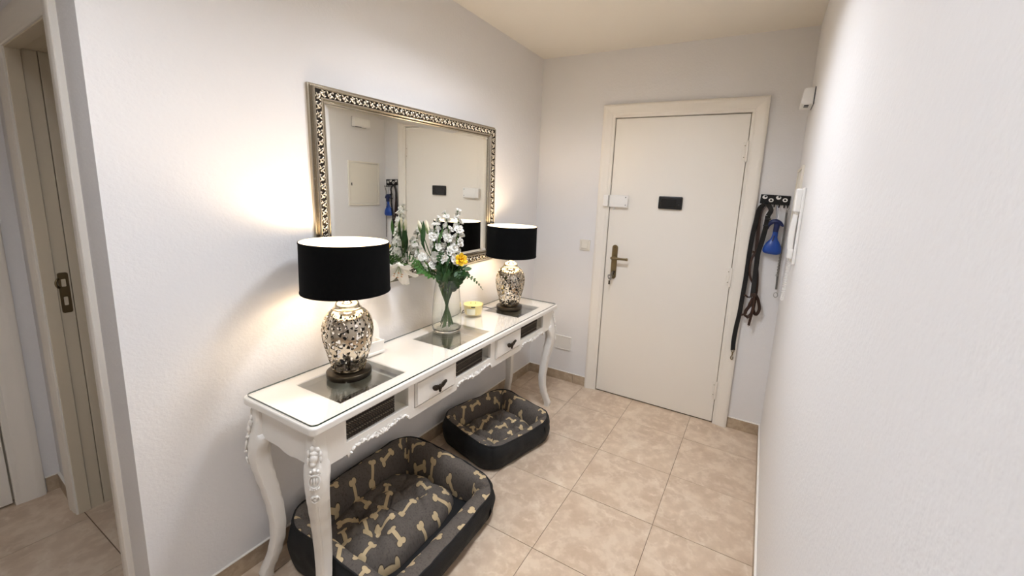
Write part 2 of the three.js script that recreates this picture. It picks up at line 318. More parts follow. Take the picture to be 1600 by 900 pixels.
// electric panel let into the right wall (seen in the mirror)
{
  const t = thing('electrical_panel', 'flat cream electrical panel door in the right wall, seen in the mirror', 'electric panel', [W, 1.3, 0.25], -Math.PI / 2);
  for (const g of rails(-0.155, 0.155, 0.015, 0.385, [[0, -0.002], [0, 0.009], [0.003, 0.011], [0.013, 0.011], [0.016, 0.008], [0.016, -0.002]], true)) part(t, 'frame', g, M.ivory);
  part(t, 'panel_door', rb(-0.153, 0.153, 0.017, 0.383, -0.002, 0.007, 0.002), M.ivory);
  part(t, 'latch', rb(0.132, 0.142, 0.18, 0.205, 0.006, 0.011, 0.002), M.blackPlastic);
}

/* ------------------------------------------------------------------ console table */
const TX = 0.2462, TZ = 1.304, YA = 0.0169, TOP = 0.7545;   // its own axes: x towards the hall, z towards the camera
const TW = (x, y, z) => [TX + x * Math.cos(YA) + z * Math.sin(YA), y, TZ - x * Math.sin(YA) + z * Math.cos(YA)];
const HOLES = [[0.438, 0.738], [-0.176, 0.146], [-0.759, -0.471]], OPEN = [[0.472, 0.757], [-0.111, 0.173], [-0.716, -0.427]], DRAW = [[0.188, 0.435], [-0.418, -0.157]];
{
  const t = thing('console_table', 'long white carved console table with cabriole legs against the left wall', 'table', [TX, 0, TZ], YA);
  const lay = (g, y0) => planar(g.rotateX(-Math.PI / 2).translate(0, y0, 0));   // shape xy -> x,-z
  { // top with three rectangular wells
    const s = rrect(0.396, 1.784, 0.022, 0, 0);
    for (const [a, b] of HOLES) { const h = new THREE.Path(); h.moveTo(-0.1245, -a); h.lineTo(-0.1245, -b); h.lineTo(0.1235, -b); h.lineTo(0.1235, -a); h.closePath(); s.holes.push(h); }
    part(t, 'table_top', lay(extrude(s, 0.029, 0.007, 4, 10), 0.7195), M.lacquer);
  }
  // front apron: outline with scalloped carving between straight drawer bays
  const low = z => {
    const sc = (z, a, b) => { const u = (z - a) / (b - a); return 0.589 + 0.004 * Math.abs(Math.sin(u * Math.PI * 7)) - 0.013 * Math.exp(-(((u - 0.5) / 0.2) ** 2)); };
    for (const [a, b] of [[0.467, 0.75], [-0.128, 0.17], [-0.735, -0.436]]) if (z > a && z < b) { const e = Math.min(z - a, b - z), k = clamp(e / 0.03); return 0.5635 * (1 - k) + sc(z, a, b) * k + (e < 0.03 ? 0.004 * Math.sin(k * Math.PI) : 0); }
    return z > 0.75 ? 0.578 : z < -0.735 ? 0.585 : 0.5635;
  };
  {
    const s = new THREE.Shape(); s.moveTo(-0.84, 0.722);
    for (let i = 0; i <= 280; i++) { const z = -0.84 + 1.68 * i / 280; s.lineTo(z, low(z)); }
    s.lineTo(0.84, 0.722); s.closePath();
    for (const [a, b] of OPEN) s.holes.push(new THREE.Path().moveTo(a, 0.626).lineTo(b, 0.626).lineTo(b, 0.715).lineTo(a, 0.715).closePath());
    for (const [a, b] of DRAW) s.holes.push(new THREE.Path().moveTo(a - 0.004, 0.599).lineTo(b + 0.004, 0.599).lineTo(b + 0.004, 0.717).lineTo(a - 0.004, 0.717).closePath());
    const g = extrude(s, 0.017, 0.0012, 1, 6); g.rotateY(-Math.PI / 2).translate(0.1755, 0, 0);   // shape x -> z, depth to -x
    part(t, 'front_apron', planar(g), M.lacquer);
  }
  for (const [a, b] of HOLES) part(t, 'glass_insert', new THREE.ShapeGeometry(rrect(0.2478, b - a, 0.001, -0.0005, -(a + b) / 2)).rotateX(-Math.PI / 2).translate(0, 0.744, 0), M.smoked, 'smoked glass panel let into the top');
  part(t, 'back_apron', rb(-0.176, -0.160, 0.60, 0.722, -0.85, 0.85, 0.002), M.lacquer);
  for (const s of [1, -1]) {
    const sh = new THREE.Shape(); sh.moveTo(-0.14, 0.722);
    for (let i = 0; i <= 40; i++) { const x = -0.14 + 0.29 * i / 40; sh.lineTo(x, 0.594 - 0.011 * Math.exp(-(((x - 0.005) / 0.03) ** 2)) - (x > 0.005 ? 0.008 : 0) * clamp((x - 0.005) / 0.03)); }
    sh.lineTo(0.15, 0.722); sh.closePath();
    const g = extrude(sh, 0.016, 0.0015, 1); g.translate(0, 0, s > 0 ? 0.849 : -0.865);
    part(t, 'side_apron', planar(g), M.lacquer);
  }
  part(t, 'shelf_board', bx(-0.160, 0.160, 0.600, 0.6235, -0.845, 0.845), M.lacquer);
  for (const z of [0.459, 0.180, -0.123, -0.424, 0.775, -0.738]) part(t, 'divider', bx(-0.160, 0.1585, 0.6235, 0.7185, z - 0.006, z + 0.006), M.lacquer);
  // drawers with their stepped fronts and dark pulls
  for (const [a, b] of DRAW) {
    const d = new THREE.Group(); d.name = 'drawer'; t.add(d);
    part(d, 'drawer_front', [rb(0.158, 0.178, 0.603, 0.714, a, b, 0.002), rb(0.177, 0.1845, 0.609, 0.708, a + 0.006, b - 0.006, 0.003)], M.lacquer);
    const c = (a + b) / 2, L = [];
    for (const s of [1, -1]) { const w = orient(new THREE.SphereGeometry(1, 16, 12), { s: [0.0055, 0.0125, 0.0215] }); w.rotateX(s * -0.5).translate(0.1985, 0.6535, c + s * 0.024); L.push(w); const e = ball(0.2, 0.661, c + s * 0.037, 0.006, 0.0085, 0.0085, 12); L.push(e); }
    L.push(ball(0.201, 0.648, c, 0.008, 0.0155, 0.0105, 14), ball(0.2005, 0.633, c, 0.006, 0.008, 0.006, 10), orient(cyl(0.005, 0.005, 0.022, 12), { p: [0.191, 0.65, c], r: [0, 0, Math.PI / 2] }));
    for (const s of [1, -1]) for (let k = 0; k < 3; k++) L.push(tube([[0.2035, 0.645 + k * 0.004, c + s * (0.014 + k * 0.004)], [0.2055, 0.654 + k * 0.003, c + s * (0.024 + k * 0.004)], [0.2045, 0.663 + k * 0.001, c + s * (0.036 + k * 0.003)]], 0.0011, 8, 5));
    part(d, 'drawer_pull', L, M.iron, 'dark iron winged drawer pull');
    part(d, 'drawer_box', [bx(-0.12, 0.158, 0.6235, 0.69, a + 0.004, a + 0.012), bx(-0.12, 0.158, 0.6235, 0.69, b - 0.012, b - 0.004), bx(-0.12, 0.158, 0.6236, 0.632, a + 0.012, b - 0.012)], M.lacquer);
  }
  // carving along the scalloped edges
  for (const [a, b] of [[0.478, 0.742], [-0.118, 0.160], [-0.725, -0.446]]) {
    const L = [], n = 26, c = (a + b) / 2;
    for (let i = 0; i <= n; i++) {
      const z = a + (b - a) * i / n, y = low(z) + 0.0055, k = 1 - Math.abs(i / n - 0.5) * 2, s = 0.0048 + 0.0022 * (i % 2) + 0.0018 * k;
      const e = new THREE.SphereGeometry(1, 9, 7).scale(0.0052 + 0.002 * k, s * 0.8, s * 1.25); e.rotateX((i % 2 ? 0.7 : -0.5) * (z > c ? 1 : -1)); L.push(e.translate(0.1785, y, z));
    }
    for (const s of [1, -1]) for (const [o, r, y] of [[0.030, 0.0095, 0.594], [0.062, 0.0075, 0.6], [0.092, 0.006, 0.6035]]) {  // volutes either side of the shell
      const P = []; for (let k = 0; k <= 16; k++) { const A = k / 16 * Math.PI * 2.6, q = r * (1 - 0.68 * k / 16); P.push([0.1795 + 0.0012 * k / 16, y + q * Math.sin(A), c + s * (o + q * Math.cos(A))]); }
      L.push(tube(P, 0.0022, 30, 6)); L.push(ball(0.181, y, c + s * o, 0.0025));
    }
    for (let k = -2; k <= 2; k++) { const e = new THREE.SphereGeometry(1, 8, 8).scale(0.0055, 0.0125, 0.0036); e.rotateX(k * 0.42).translate(0.180, 0.588 + 0.004 * Math.cos(k), c + k * 0.0065); L.push(e); }
    part(t, 'carving', L, M.lacquer);
  }
  // cabriole legs: rounded square section swept along an S that leans out at the knee and the foot
  const KEY = [[0.7195, 0, 0.0245], [0.66, 0.001, 0.0255], [0.62, 0.005, 0.0275], [0.59, 0.009, 0.0295], [0.555, 0.0125, 0.0305], [0.52, 0.013, 0.0305], [0.48, 0.010, 0.0295], [0.43, 0.003, 0.028], [0.37, -0.006, 0.0265], [0.30, -0.014, 0.025], [0.23, -0.018, 0.0235], [0.17, -0.016, 0.022], [0.115, -0.008, 0.021], [0.07, 0.003, 0.0205], [0.042, 0.012, 0.0205], [0.022, 0.017, 0.0215], [0.013, 0.0165, 0.0205], [0.0115, 0.015, 0.0185], [0, 0.015, 0.0185]];
  const legAt = y => { for (let i = 0; i + 1 < KEY.length; i++) if (y <= KEY[i][0] && y >= KEY[i + 1][0]) { const k = (KEY[i][0] - y) / (KEY[i][0] - KEY[i + 1][0]), s = k * k * (3 - 2 * k); return [KEY[i][1] + (KEY[i + 1][1] - KEY[i][1]) * s, KEY[i][2] + (KEY[i + 1][2] - KEY[i][2]) * s]; } return [0.015, 0.0185]; };
  const YS = []; for (let i = 0; i <= 60; i++) YS.push(0.7195 * (1 - i / 60)); YS.push(0.0125, 0.0118, 0.0112); YS.sort((a, b) => b - a);
  for (const [sx, sz] of [[1, 1], [1, -1], [-1, 1], [-1, -1]]) {
    const cx = sx * 0.152, cz = sz * 0.8505, N = 24;
    const leg = grid(N, YS.length - 1, (u, v) => {
      const y = YS[Math.round(v * (YS.length - 1))], [o, w] = legAt(y), a = u * Math.PI * 2 * -sx * sz, p = 4.2, ca = Math.cos(a), sa = Math.sin(a);
      const q = w / Math.pow(Math.abs(ca) ** p + Math.abs(sa) ** p, 1 / p);
      let kx = q * ca, kz = q * sa; const inner = y > 0.40 && y < 0.60 ? Math.exp(-(((y - 0.585) / 0.045) ** 2)) * (sx > 0 && sz > 0 ? 0.008 : 0.022) : 0;   // bracket under the apron
      if (kz * sz < 0 && kx * sx > -w * 0.5) kz -= sz * inner * clamp(-kz * sz / w); if (kx * sx < 0) kx -= sx * inner * 0.7 * clamp(-kx * sx / w) * (kz * sz > -w * 0.5 ? 1 : 0);
      return [cx + sx * o + kx, y, cz + sz * o + kz, u * 0.2, y];
    }, { closeU: true });
    const foot = rb(cx + sx * 0.015 - 0.017, cx + sx * 0.015 + 0.017, 0, 0.004, cz + sz * 0.015 - 0.017, cz + sz * 0.015 + 0.017, 0.0015);
    const m = part(t, 'leg', [toCreasedNormals(leg, 0.7), foot], M.lacquer);
    // carved drop on the outward corner of the knee
    const L = [], q2 = Math.SQRT1_2;
    const at = (y, d, out) => { const [o, w] = legAt(y), k = o + w * 0.835 + out * q2; return [cx + sx * (k - d * q2), y, cz + sz * (k + d * q2)]; };
    const put = (y, d, a, b, c = 0.006) => { const g = new THREE.SphereGeometry(1, 10, 8).scale(c, a, b); g.rotateY(-Math.PI / 4); if (sx * sz < 0) g.scale(1, 1, -1); const i = g.index.array; if (sx * sz < 0) for (let k = 0; k < i.length; k += 3) { const z = i[k]; i[k] = i[k + 1]; i[k + 1] = z; } g.computeVertexNormals(); const p = at(y, d, 0.001); L.push(g.translate(...p)); };
    const ring = (y, ra, rc, tr = 0.0024, from = 0, to = Math.PI * 2, dd = 0) => { const P = []; for (let k = 0; k <= 20; k++) { const A = from + (to - from) * k / 20; P.push(at(y + ra * Math.sin(A), dd + rc * Math.cos(A), 0.0035 - 0.004 * Math.abs(Math.cos(A)))); } L.push(tube(P, tr, 24, 6)); };
    put(0.690, 0.002, 0.012, 0.006, 0.005); put(0.668, 0.006, 0.010, 0.008); put(0.664, -0.009, 0.009, 0.008); put(0.652, 0.001, 0.010, 0.013, 0.009); put(0.636, 0.002, 0.015, 0.013, 0.010); put(0.620, 0.004, 0.010, 0.010, 0.008); put(0.648, -0.018, 0.011, 0.005); put(0.632, -0.019, 0.012, 0.004); put(0.655, 0.018, 0.012, 0.005); put(0.632, 0.018, 0.012, 0.0045);
    ring(0.648, 0.017, 0.014, 0.0024, -0.6, 2.2, -0.008);
    put(0.601, 0.0, 0.007, 0.007, 0.007); put(0.598, 0.010, 0.005, 0.005); put(0.598, -0.010, 0.005, 0.005); ring(0.590, 0.006, 0.016, 0.0024, Math.PI, 2 * Math.PI);
    ring(0.566, 0.0205, 0.0165, 0.0028); put(0.567, 0.0, 0.014, 0.0034, 0.006); put(0.568, 0.007, 0.010, 0.0034, 0.005); put(0.568, -0.007, 0.010, 0.0034, 0.005);
    for (let k = -2; k <= 2; k++) put(0.540 + Math.abs(k) * 0.0016, k * 0.006, 0.0045, 0.0036);
    ring(0.503, 0.013, 0.0125, 0.0024); put(0.503, 0, 0.006, 0.006, 0.005); put(0.512, 0.006, 0.005, 0.005, 0.005); put(0.512, -0.006, 0.005, 0.005, 0.005); put(0.489, 0, 0.006, 0.004, 0.005);
    part(m, 'carving', L, M.lacquer);
    // incised moulding down the outer faces
    const E = []; for (const d of [-1, 1]) { const P = []; for (let k = 0; k <= 20; k++) { const y = (sx > 0 ? 0.47 : 0.46) - k / 20 * 0.43, [o, w] = legAt(y); P.push([cx + sx * (o + w * 0.99), y, cz + sz * o + d * w * 0.66]); } E.push(tube(P, 0.0014, 40, 5)); }
    part(m, 'moulding', E, M.lacquer);
  }
}
{ // loose sheet of glass on top
  const t = thing('glass_sheet', 'clear glass sheet with a dark green edge lying on the white console table', 'glass top', [TX, TOP, TZ], YA);
  const w = 0.378, l = 1.766, r = 0.02, face = y => new THREE.ShapeGeometry(rrect(w, l, r), 8).rotateX(-Math.PI / 2).translate(0, y, 0);
  part(t, 'pane', [face(0), face(-0.0052)], M.glass);
  const P = rrect(w, l, r).getPoints(8), pos = [], idx = [];
  P.forEach(p => pos.push(p.x, 0.0001, -p.y, p.x, -0.0053, -p.y)); for (let i = 0; i + 1 < P.length; i++) idx.push(2 * i, 2 * i + 1, 2 * i + 2, 2 * i + 1, 2 * i + 3, 2 * i + 2);
  const n = P.length; P.forEach(p => { const q = V3(p.x, 0, -p.y), m = 1 - 0.0012 / q.length(); pos.push(q.x * m, 0.0001, q.z * m, q.x * m, -0.0053, q.z * m); });
  for (let i = 0; i + 1 < n; i++) { const a = 2 * i, b = 2 * (n + i); idx.push(a, a + 2, b, a + 2, b + 2, b); }
  part(t, 'glass_edge', flat(pos, idx), M.glassEdge, 'dark green polished glass edge');
}
// woven baskets in the open bays
{
  const strand = [[0.03, 0.022, 0.016], [0.11, 0.085, 0.06], [0.06, 0.046, 0.033], [0.23, 0.185, 0.135], [0.04, 0.032, 0.024]];
  const make = (w, d, h) => {                           // box basket of twisted rush ropes, open at the top
    const L = [], rows = 11, rh = h / rows;
    for (let k = 0; k < rows; k++) for (const ply of [0, 1]) {
      const P = [], n = 300, ph = rr(0, 6), twist = 64;
      const R = 0.012, per = []; const rrp = rrect(d - 0.006, w - 0.006, R).getSpacedPoints(n);
      for (let i = 0; i < n; i++) { const a = ph + i / n * twist * Math.PI * 2 + ply * Math.PI, q = rrp[i], m = Math.hypot(q.x, q.y); P.push(V3(q.x * (1 + 0.0013 * Math.cos(a) / m), rh * (k + 0.5) + 0.0012 * Math.sin(a), q.y * (1 + 0.0013 * Math.cos(a) / m))); }
      const g = clean(new THREE.TubeGeometry(new THREE.CatmullRomCurve3(P, true), 300, rh * 0.41, 5, true));
      const base = strand[Math.floor(rr(0, 5))], col = new Float32Array(g.attributes.position.count * 3), ps = g.attributes.position;
      for (let i = 0; i < ps.count; i++) { const v = 0.72 + 0.55 * (nD[(((ps.getZ(i) * 900 + k * 37) & 511) * 512 + ((ps.getX(i) * 900 + ply * 91) & 511))]); col[3 * i] = base[0] * v; col[3 * i + 1] = base[1] * v; col[3 * i + 2] = base[2] * v; }
      g.setAttribute('color', new THREE.BufferAttribute(col, 3)); L.push(g);
    }
    return L;
  };
  const ropes = merge(make(0.231, 0.128, 0.084)), mat = std({ color: '#ffffff', vertexColors: true, roughness: 0.75 }), inner = std({ color: '#3a3026', roughness: 0.9 });
  const lab = ['dark woven basket in the open bay nearest the camera, under the large lamp', 'dark woven basket in the middle open bay, below the flower vase', 'dark woven basket in the far open bay beside the curved leg'];
  [0.6395, 0.048, -0.552].forEach((z, i) => {
    const t = thing('woven_basket', lab[i], 'basket', TW(0.098, 0.6237, z), YA + (i === 1 ? 0.03 : 0), 'baskets in the console table');
    part(t, 'woven_side', ropes, mat); part(t, 'basket_lining', [bx(-0.057, 0.057, 0.001, 0.004, -0.108, 0.108), bx(-0.0575, -0.0555, 0.004, 0.08, -0.108, 0.108), bx(0.0555, 0.0575, 0.004, 0.08, -0.108, 0.108), bx(-0.0555, 0.0555, 0.004, 0.08, -0.109, -0.107), bx(-0.0555, 0.0555, 0.004, 0.08, 0.107, 0.109)], inner);
  });
}

/* ------------------------------------------------------------------ mirror */
{
  const W2 = 0.622, H2 = 0.4275, t = thing('wall_mirror', 'large rectangular mirror in a carved antique silver frame above the console table', 'mirror', [0.0005, 1.4585, 1.2435], Math.PI / 2);
  t.rotation.order = 'YXZ'; t.rotation.z = 0.0165;
  const a = W2 - 0.067, b = H2 - 0.067;                 // opening in the frame; profile runs outward from it
  const arc = (u0, v0, u1, v1, bulge, n = 6) => Array.from({ length: n + 1 }, (_, i) => { const k = i / n; return [u0 + (u1 - u0) * k, v0 + (v1 - v0) * k + bulge * Math.sin(k * Math.PI)]; });
  const inner = [[0, 0.006], [0, 0.0135], ...arc(0.001, 0.0135, 0.006, 0.0135, 0.0022, 4), [0.007, 0.0125], ...arc(0.008, 0.0145, 0.019, 0.023, 0.0035), [0.0205, 0.021], [0.0205, 0.006]];
  const outer = [[0.048, 0.006], [0.048, 0.0285], ...arc(0.0485, 0.0285, 0.055, 0.0285, 0.003), [0.0565, 0.026], [0.0565, 0.017], [0.060, 0.017], [0.060, 0.0135], ...arc(0.0605, 0.0135, 0.067, 0.012, 0.0018, 4), [0.067, 0], [0.05, 0]];
  const bed = [[0.0195, 0.006], [0.0195, 0.0185], [0.034, 0.0225], [0.049, 0.022], [0.049, 0.006]];
  const names4 = ['frame_rail', 'frame_rail', 'frame_rail', 'frame_rail'];
  const gi = rails(-a, a, -b, b, inner, true), go = rails(-a, a, -b, b, outer, true), gb = rails(-a, a, -b, b, bed, true);
  const leaf = (x, y, z, l, w, h, ang) => { const s = new THREE.SphereGeometry(1, 8, 6); s.scale(l, w, h); const p = s.attributes.position; for (let i = 0; i < p.count; i++) { const k = p.getX(i) / l; p.setY(i, p.getY(i) * (1 - 0.45 * k) + 0.25 * w * k * k); } s.computeVertexNormals(); return s.rotateZ(ang).translate(x, y, z); };
  for (let s = 0; s < 4; s++) {
    const r = part(t, names4[s], [gi[s], go[s]], M.silver);
    part(r, 'frame_ground', gb[s], M.patina, 'dark patinated ground behind the carving');
    const L = [], vert = s % 2 === 0, len = vert ? 2 * b + 0.07 : 2 * a + 0.07, off = vert ? a + 0.0345 : b + 0.0345, sg = s === 0 || s === 3 ? -1 : 1, n = Math.round(len / 0.034), st = len / n;
    const map = (u, v) => vert ? [sg * (off + v), u] : [u, sg * (off + v)], put = (u, v, z, l, w, h, ang) => { const [x, y] = map(u, v); L.push(leaf(x, y, z, l, w, h, vert ? (sg > 0 ? Math.PI / 2 - ang : Math.PI / 2 + ang) : sg * ang)); };
    for (let i = 0; i < n; i++) {
      const u0 = -len / 2 + (i + 0.5) * st, f = i % 2 ? 1 : -1, j = () => rr(-0.0015, 0.0015);
      put(u0 + j(), f * 0.0035, 0.0245, 0.0125, 0.0042, 0.0052, f * 0.75); put(u0 + st * 0.3, -f * 0.006 + j(), 0.0245, 0.0088, 0.0038, 0.0046, -f * 0.5);
      put(u0 - st * 0.3, f * 0.0088, 0.024, 0.0068, 0.0032, 0.0042, f * 2.2 + j() * 60); put(u0 + st * 0.12, -f * 0.0105, 0.0235, 0.0058, 0.003, 0.0042, f * 0.2);
      put(u0 + st * 0.42, f * 0.010, 0.0235, 0.0052, 0.003, 0.004, -f * 0.9); put(u0 - st * 0.12, -f * 0.0045, 0.0245, 0.0045, 0.0036, 0.0046, 0.4);
      const P = []; for (let k = 0; k <= 10; k++) { const A = k / 10 * Math.PI * 1.5 + (f > 0 ? 0 : Math.PI), q = 0.0068 * (1 - 0.5 * k / 10), [x, y] = map(u0 + st * 0.22 + q * Math.cos(A), f * 0.0045 + q * Math.sin(A)); P.push([x, y, 0.0255]); } L.push(tube(P, 0.0016, 16, 5));
    }
    part(r, 'carved_foliage', L, M.silverLeaf);
  }
  // glass with its ground bevel
  const bw = 0.018, z0 = 0.0075, z1 = 0.0095;
  const pos = [-a - 0.003, -b - 0.003, z0, a + 0.003, -b - 0.003, z0, a + 0.003, b + 0.003, z0, -a - 0.003, b + 0.003, z0, -a + bw, -b + bw, z1, a - bw, -b + bw, z1, a - bw, b - bw, z1, -a + bw, b - bw, z1];
  const idx = [4, 5, 6, 4, 6, 7]; for (let k = 0; k < 4; k++) { const m = (k + 1) % 4; idx.push(k, m, k + 4, m, m + 4, k + 4); }
  part(t, 'mirror_glass', flat(pos, idx, null, 0.01), M.mirror);
  part(t, 'backing_board', bx(-a - 0.03, a + 0.03, -b - 0.03, b + 0.03, 0.0005, 0.006), M.patina);
}

/* ------------------------------------------------------------------ table lamps */
function piercedBody(profile, holes) {                   // lathe with real openings: outer and inner skin and the thickness between
  const NU = 190, NV = 120, T = 0.0028, V = [];
  const rAt = v => { const k = v * (profile.length - 1), i = Math.min(Math.floor(k), profile.length - 2), f = k - i; const s = f; return [profile[i][0] + (profile[i + 1][0] - profile[i][0]) * s, profile[i][1] + (profile[i + 1][1] - profile[i][1]) * s]; };
  const rMax = 0.09;
  const field = (u, v) => { const [r, y] = rAt(v); let f = 1; for (const h of holes) { let du = u - h.u; du -= Math.round(du); const dx = du * Math.PI * 2 * Math.max(r, 0.04), dy = y - h.y; if (Math.abs(dx) > 0.02 || Math.abs(dy) > 0.02) continue; const a = dx * h.c + dy * h.s, b = -dx * h.s + dy * h.c, w = 1 + 0.22 * Math.sin(3 * Math.atan2(b, a) + h.p); f = Math.min(f, Math.hypot(a / (h.a * w), b / (h.b * w)) - 1); } return f; };
  const at = (u, v, k) => { const [r, y] = rAt(v), a = u * Math.PI * 2, q = r - k * T; return [q * Math.sin(a), y, q * Math.cos(a)]; };
  const F = []; for (let j = 0; j <= NV; j++) for (let i = 0; i <= NU; i++) F.push(field(i / NU, j / NV));
  const nrm = (u, v) => { const e = 0.004, A = rAt(Math.max(0, v - e)), B = rAt(Math.min(1, v + e)), dr = B[0] - A[0], dy = B[1] - A[1], l = Math.hypot(dr, dy) || 1, a = u * Math.PI * 2; return [dy / l * Math.sin(a), -dr / l, dy / l * Math.cos(a)]; };
  const pos = [], nor = [], posI = [], norI = [];
  const emit = (poly, k) => { for (let i = 1; i + 1 < poly.length; i++) { const T3 = k ? [poly[0], poly[i + 1], poly[i]] : [poly[0], poly[i], poly[i + 1]]; for (const q of T3) { (k ? posI : pos).push(...at(q[0], q[1], k)); const n = nrm(q[0], q[1]); (k ? norI : nor).push(...(k ? n.map(c => -c) : n)); } } };
  for (let j = 0; j < NV; j++) for (let i = 0; i < NU; i++) {
    const id = [j * (NU + 1) + i, j * (NU + 1) + i + 1, (j + 1) * (NU + 1) + i + 1, (j + 1) * (NU + 1) + i], P = [[i, j], [i + 1, j], [i + 1, j + 1], [i, j + 1]].map(q => [q[0] / NU, q[1] / NV]);
    for (const tri of [[0, 1, 2], [0, 2, 3]]) {
      const out = [], cutp = [];
      for (let k = 0; k < 3; k++) { const A = tri[k], B = tri[(k + 1) % 3], fa = F[id[A]], fb = F[id[B]]; if (fa > 0) out.push(P[A]); if ((fa > 0) !== (fb > 0)) { const s = fa / (fa - fb), q = [P[A][0] + (P[B][0] - P[A][0]) * s, P[A][1] + (P[B][1] - P[A][1]) * s]; out.push(q); cutp.push(q); } }
      if (out.length < 3) continue; emit(out, 0); emit(out, 1);
      if (cutp.length === 2) { const [p, q] = cutp, a = at(...p, 0), b = at(...q, 0), c = at(...q, 1), d = at(...p, 1), n = V3(...b).sub(V3(...a)).cross(V3(...d).sub(V3(...a))).normalize(); for (const w of [a, b, c, a, c, d]) { pos.push(...w); nor.push(n.x, n.y, n.z); } }
    }
  }
  return [[pos, nor], [posI, norI]].map(([a, b]) => { const g = new THREE.BufferGeometry(); g.setAttribute('position', new THREE.Float32BufferAttribute(a, 3)); g.setAttribute('normal', new THREE.Float32BufferAttribute(b, 3)); return g; });
}
{
  const prof = [[0.054, 0.027], [0.059, 0.032], [0.064, 0.045], [0.069, 0.065], [0.076, 0.09], [0.083, 0.118], [0.089, 0.148], [0.0925, 0.175], [0.0925, 0.2], [0.0885, 0.224], [0.080, 0.245], [0.067, 0.262], [0.053, 0.272], [0.049, 0.2735]];
  const fine = new THREE.CatmullRomCurve3(prof.map(p => V3(p[0], p[1], 0))).getSpacedPoints(60).map(p => [p.x, p.y]);
  const holes = [];
  for (let tries = 0; tries < 5200 && holes.length < 400; tries++) {
    const y = rr(0.042, 0.262), u = rnd(), hi = y > 0.225, big = y < 0.16, a = hi ? rr(0.0028, 0.0046) : rr(0.005, big ? 0.0105 : 0.0088), b = a * rr(0.75, 1.7), A = hi ? rr(-0.6, 0.6) : rr(-1.4, 1.4), R = y > 0.2 ? 0.075 : 0.082;
    if (holes.every(h => { let du = u - h.u; du -= Math.round(du); return Math.hypot(du * 6.283 * R, y - h.y) > (Math.max(a, b) + Math.max(h.a, h.b)) * 0.80 + 0.002; })) holes.push({ u, y, a, b, c: Math.cos(A), s: Math.sin(A), p: rr(0, 6.3) });
  }
  const body = piercedBody(fine, holes);
  const t = thing('table_lamp', 'lit lamp with black drum shade on the near end of the console table', 'lamp', [0.229, TOP + 0.0003, 1.89], 0, 'matching table lamps');
  part(t, 'lamp_base', lathe([[0, 0], [0.0795, 0], [0.081, 0.0015], [0.081, 0.005], [0.0825, 0.007], [0.0825, 0.021], [0.081, 0.0235], [0.074, 0.025], [0.06, 0.0285], [0.03, 0.029], [0, 0.029]], 72), M.bronze, 'dark bronze round plinth');
  const bd = part(t, 'lamp_body', body[0], M.chrome, 'pierced silver vase shaped body'); part(bd, 'inner_skin', body[1], M.glaze, 'dark glazed inside');
  part(t, 'lamp_neck', lathe([[0.044, 0.268], [0.0515, 0.271], [0.0525, 0.275], [0.05, 0.278], [0.046, 0.280], [0.0445, 0.288], [0.041, 0.297], [0.033, 0.303], [0.024, 0.306], [0.0215, 0.311], [0.0165, 0.3125], [0.0165, 0.33], [0.0135, 0.332], [0.0135, 0.365], [0.017, 0.37], [0.0185, 0.40], [0.0165, 0.405], [0, 0.405]], 48), M.chrome);
  part(t, 'centre_rod', orient(cyl(0.006, 0.006, 0.25, 12), { p: [0, 0.15, 0] }), M.bronze);
  const s0 = 0.3435, s1 = 0.5335, R = 0.1575, sh = new THREE.Group(); sh.name = 'lamp_shade'; t.add(sh); sh.userData.label = 'black drum shade with a pale lining';
  part(sh, 'shade_fabric', lathe([[R - 0.0009, s0], [R + 0.0008, s0], [R + 0.0012, s0 + 0.002], [R + 0.0012, s0 + 0.006], [R, s0 + 0.0075], [R - 0.002, s1 - 0.0075], [R - 0.0008, s1 - 0.006], [R - 0.0008, s1 - 0.002], [R - 0.0012, s1], [R - 0.0029, s1], [R - 0.0009, s0]], 96), M.shade);
  part(sh, 'shade_lining', lathe([[R - 0.0012, s0 + 0.0005], [R - 0.0032, s1 - 0.0005], [R - 0.0042, s1 - 0.0005], [R - 0.0022, s0 + 0.0005], [R - 0.0012, s0 + 0.0005]], 96), M.lining);
  for (let k = 0; k < 3; k++) { const a = k * 2.0944; part(sh, 'carrier_arm', tube([[0.017 * Math.cos(a), 0.376, 0.017 * Math.sin(a)], [0.09 * Math.cos(a), 0.372, 0.09 * Math.sin(a)], [(R - 0.004) * Math.cos(a), 0.3525, (R - 0.004) * Math.sin(a)]], 0.0014, 14, 6), M.steel); }
  part(t, 'bulb', lathe([[0.013, 0.405], [0.0145, 0.412], [0.02, 0.42], [0.0265, 0.431], [0.029, 0.444], [0.0265, 0.457], [0.018, 0.468], [0.008, 0.4725], [0, 0.473]], 32), M.bulb);
  const pl = () => { const l = new THREE.PointLight(LAMP_COLOR, LAMP_CANDELA); l.position.y = 0.443; l.castShadow = true; l.shadow.radius = 2; l.name = 'bulb_light'; return l; };
  const t2 = t.clone(); t2.name = numbered('table_lamp'); t2.position.set(0.229, TOP + 0.0003, 0.72); t2.rotation.y = 2.1; scene.add(t2); tag(t2, 'lit black drum lamp on the far end of the console table, beside the candle', 'lamp', 'matching table lamps');
  t.add(pl()); t2.add(pl());
  t2.rotation.y = 2.1;
  const inv = (p) => V3(...p).sub(t2.position).applyAxisAngle(V3(0, 1, 0), -2.1).toArray();
  part(t2, 'power_cord', tube([[0.17, 0.764, 0.775], [0.145, 0.7585, 0.80], [0.11, 0.765, 0.82], [0.085, 0.763, 0.87], [0.068, 0.7585, 0.90], [0.045, 0.757, 0.915], [0.03, 0.7575, 0.92], [0.012, 0.74, 0.925], [0.012, 0.6, 0.93]].map(inv), 0.0027, 60, 8), M.blackPlastic, 'dark power cord running back to the wall');
}

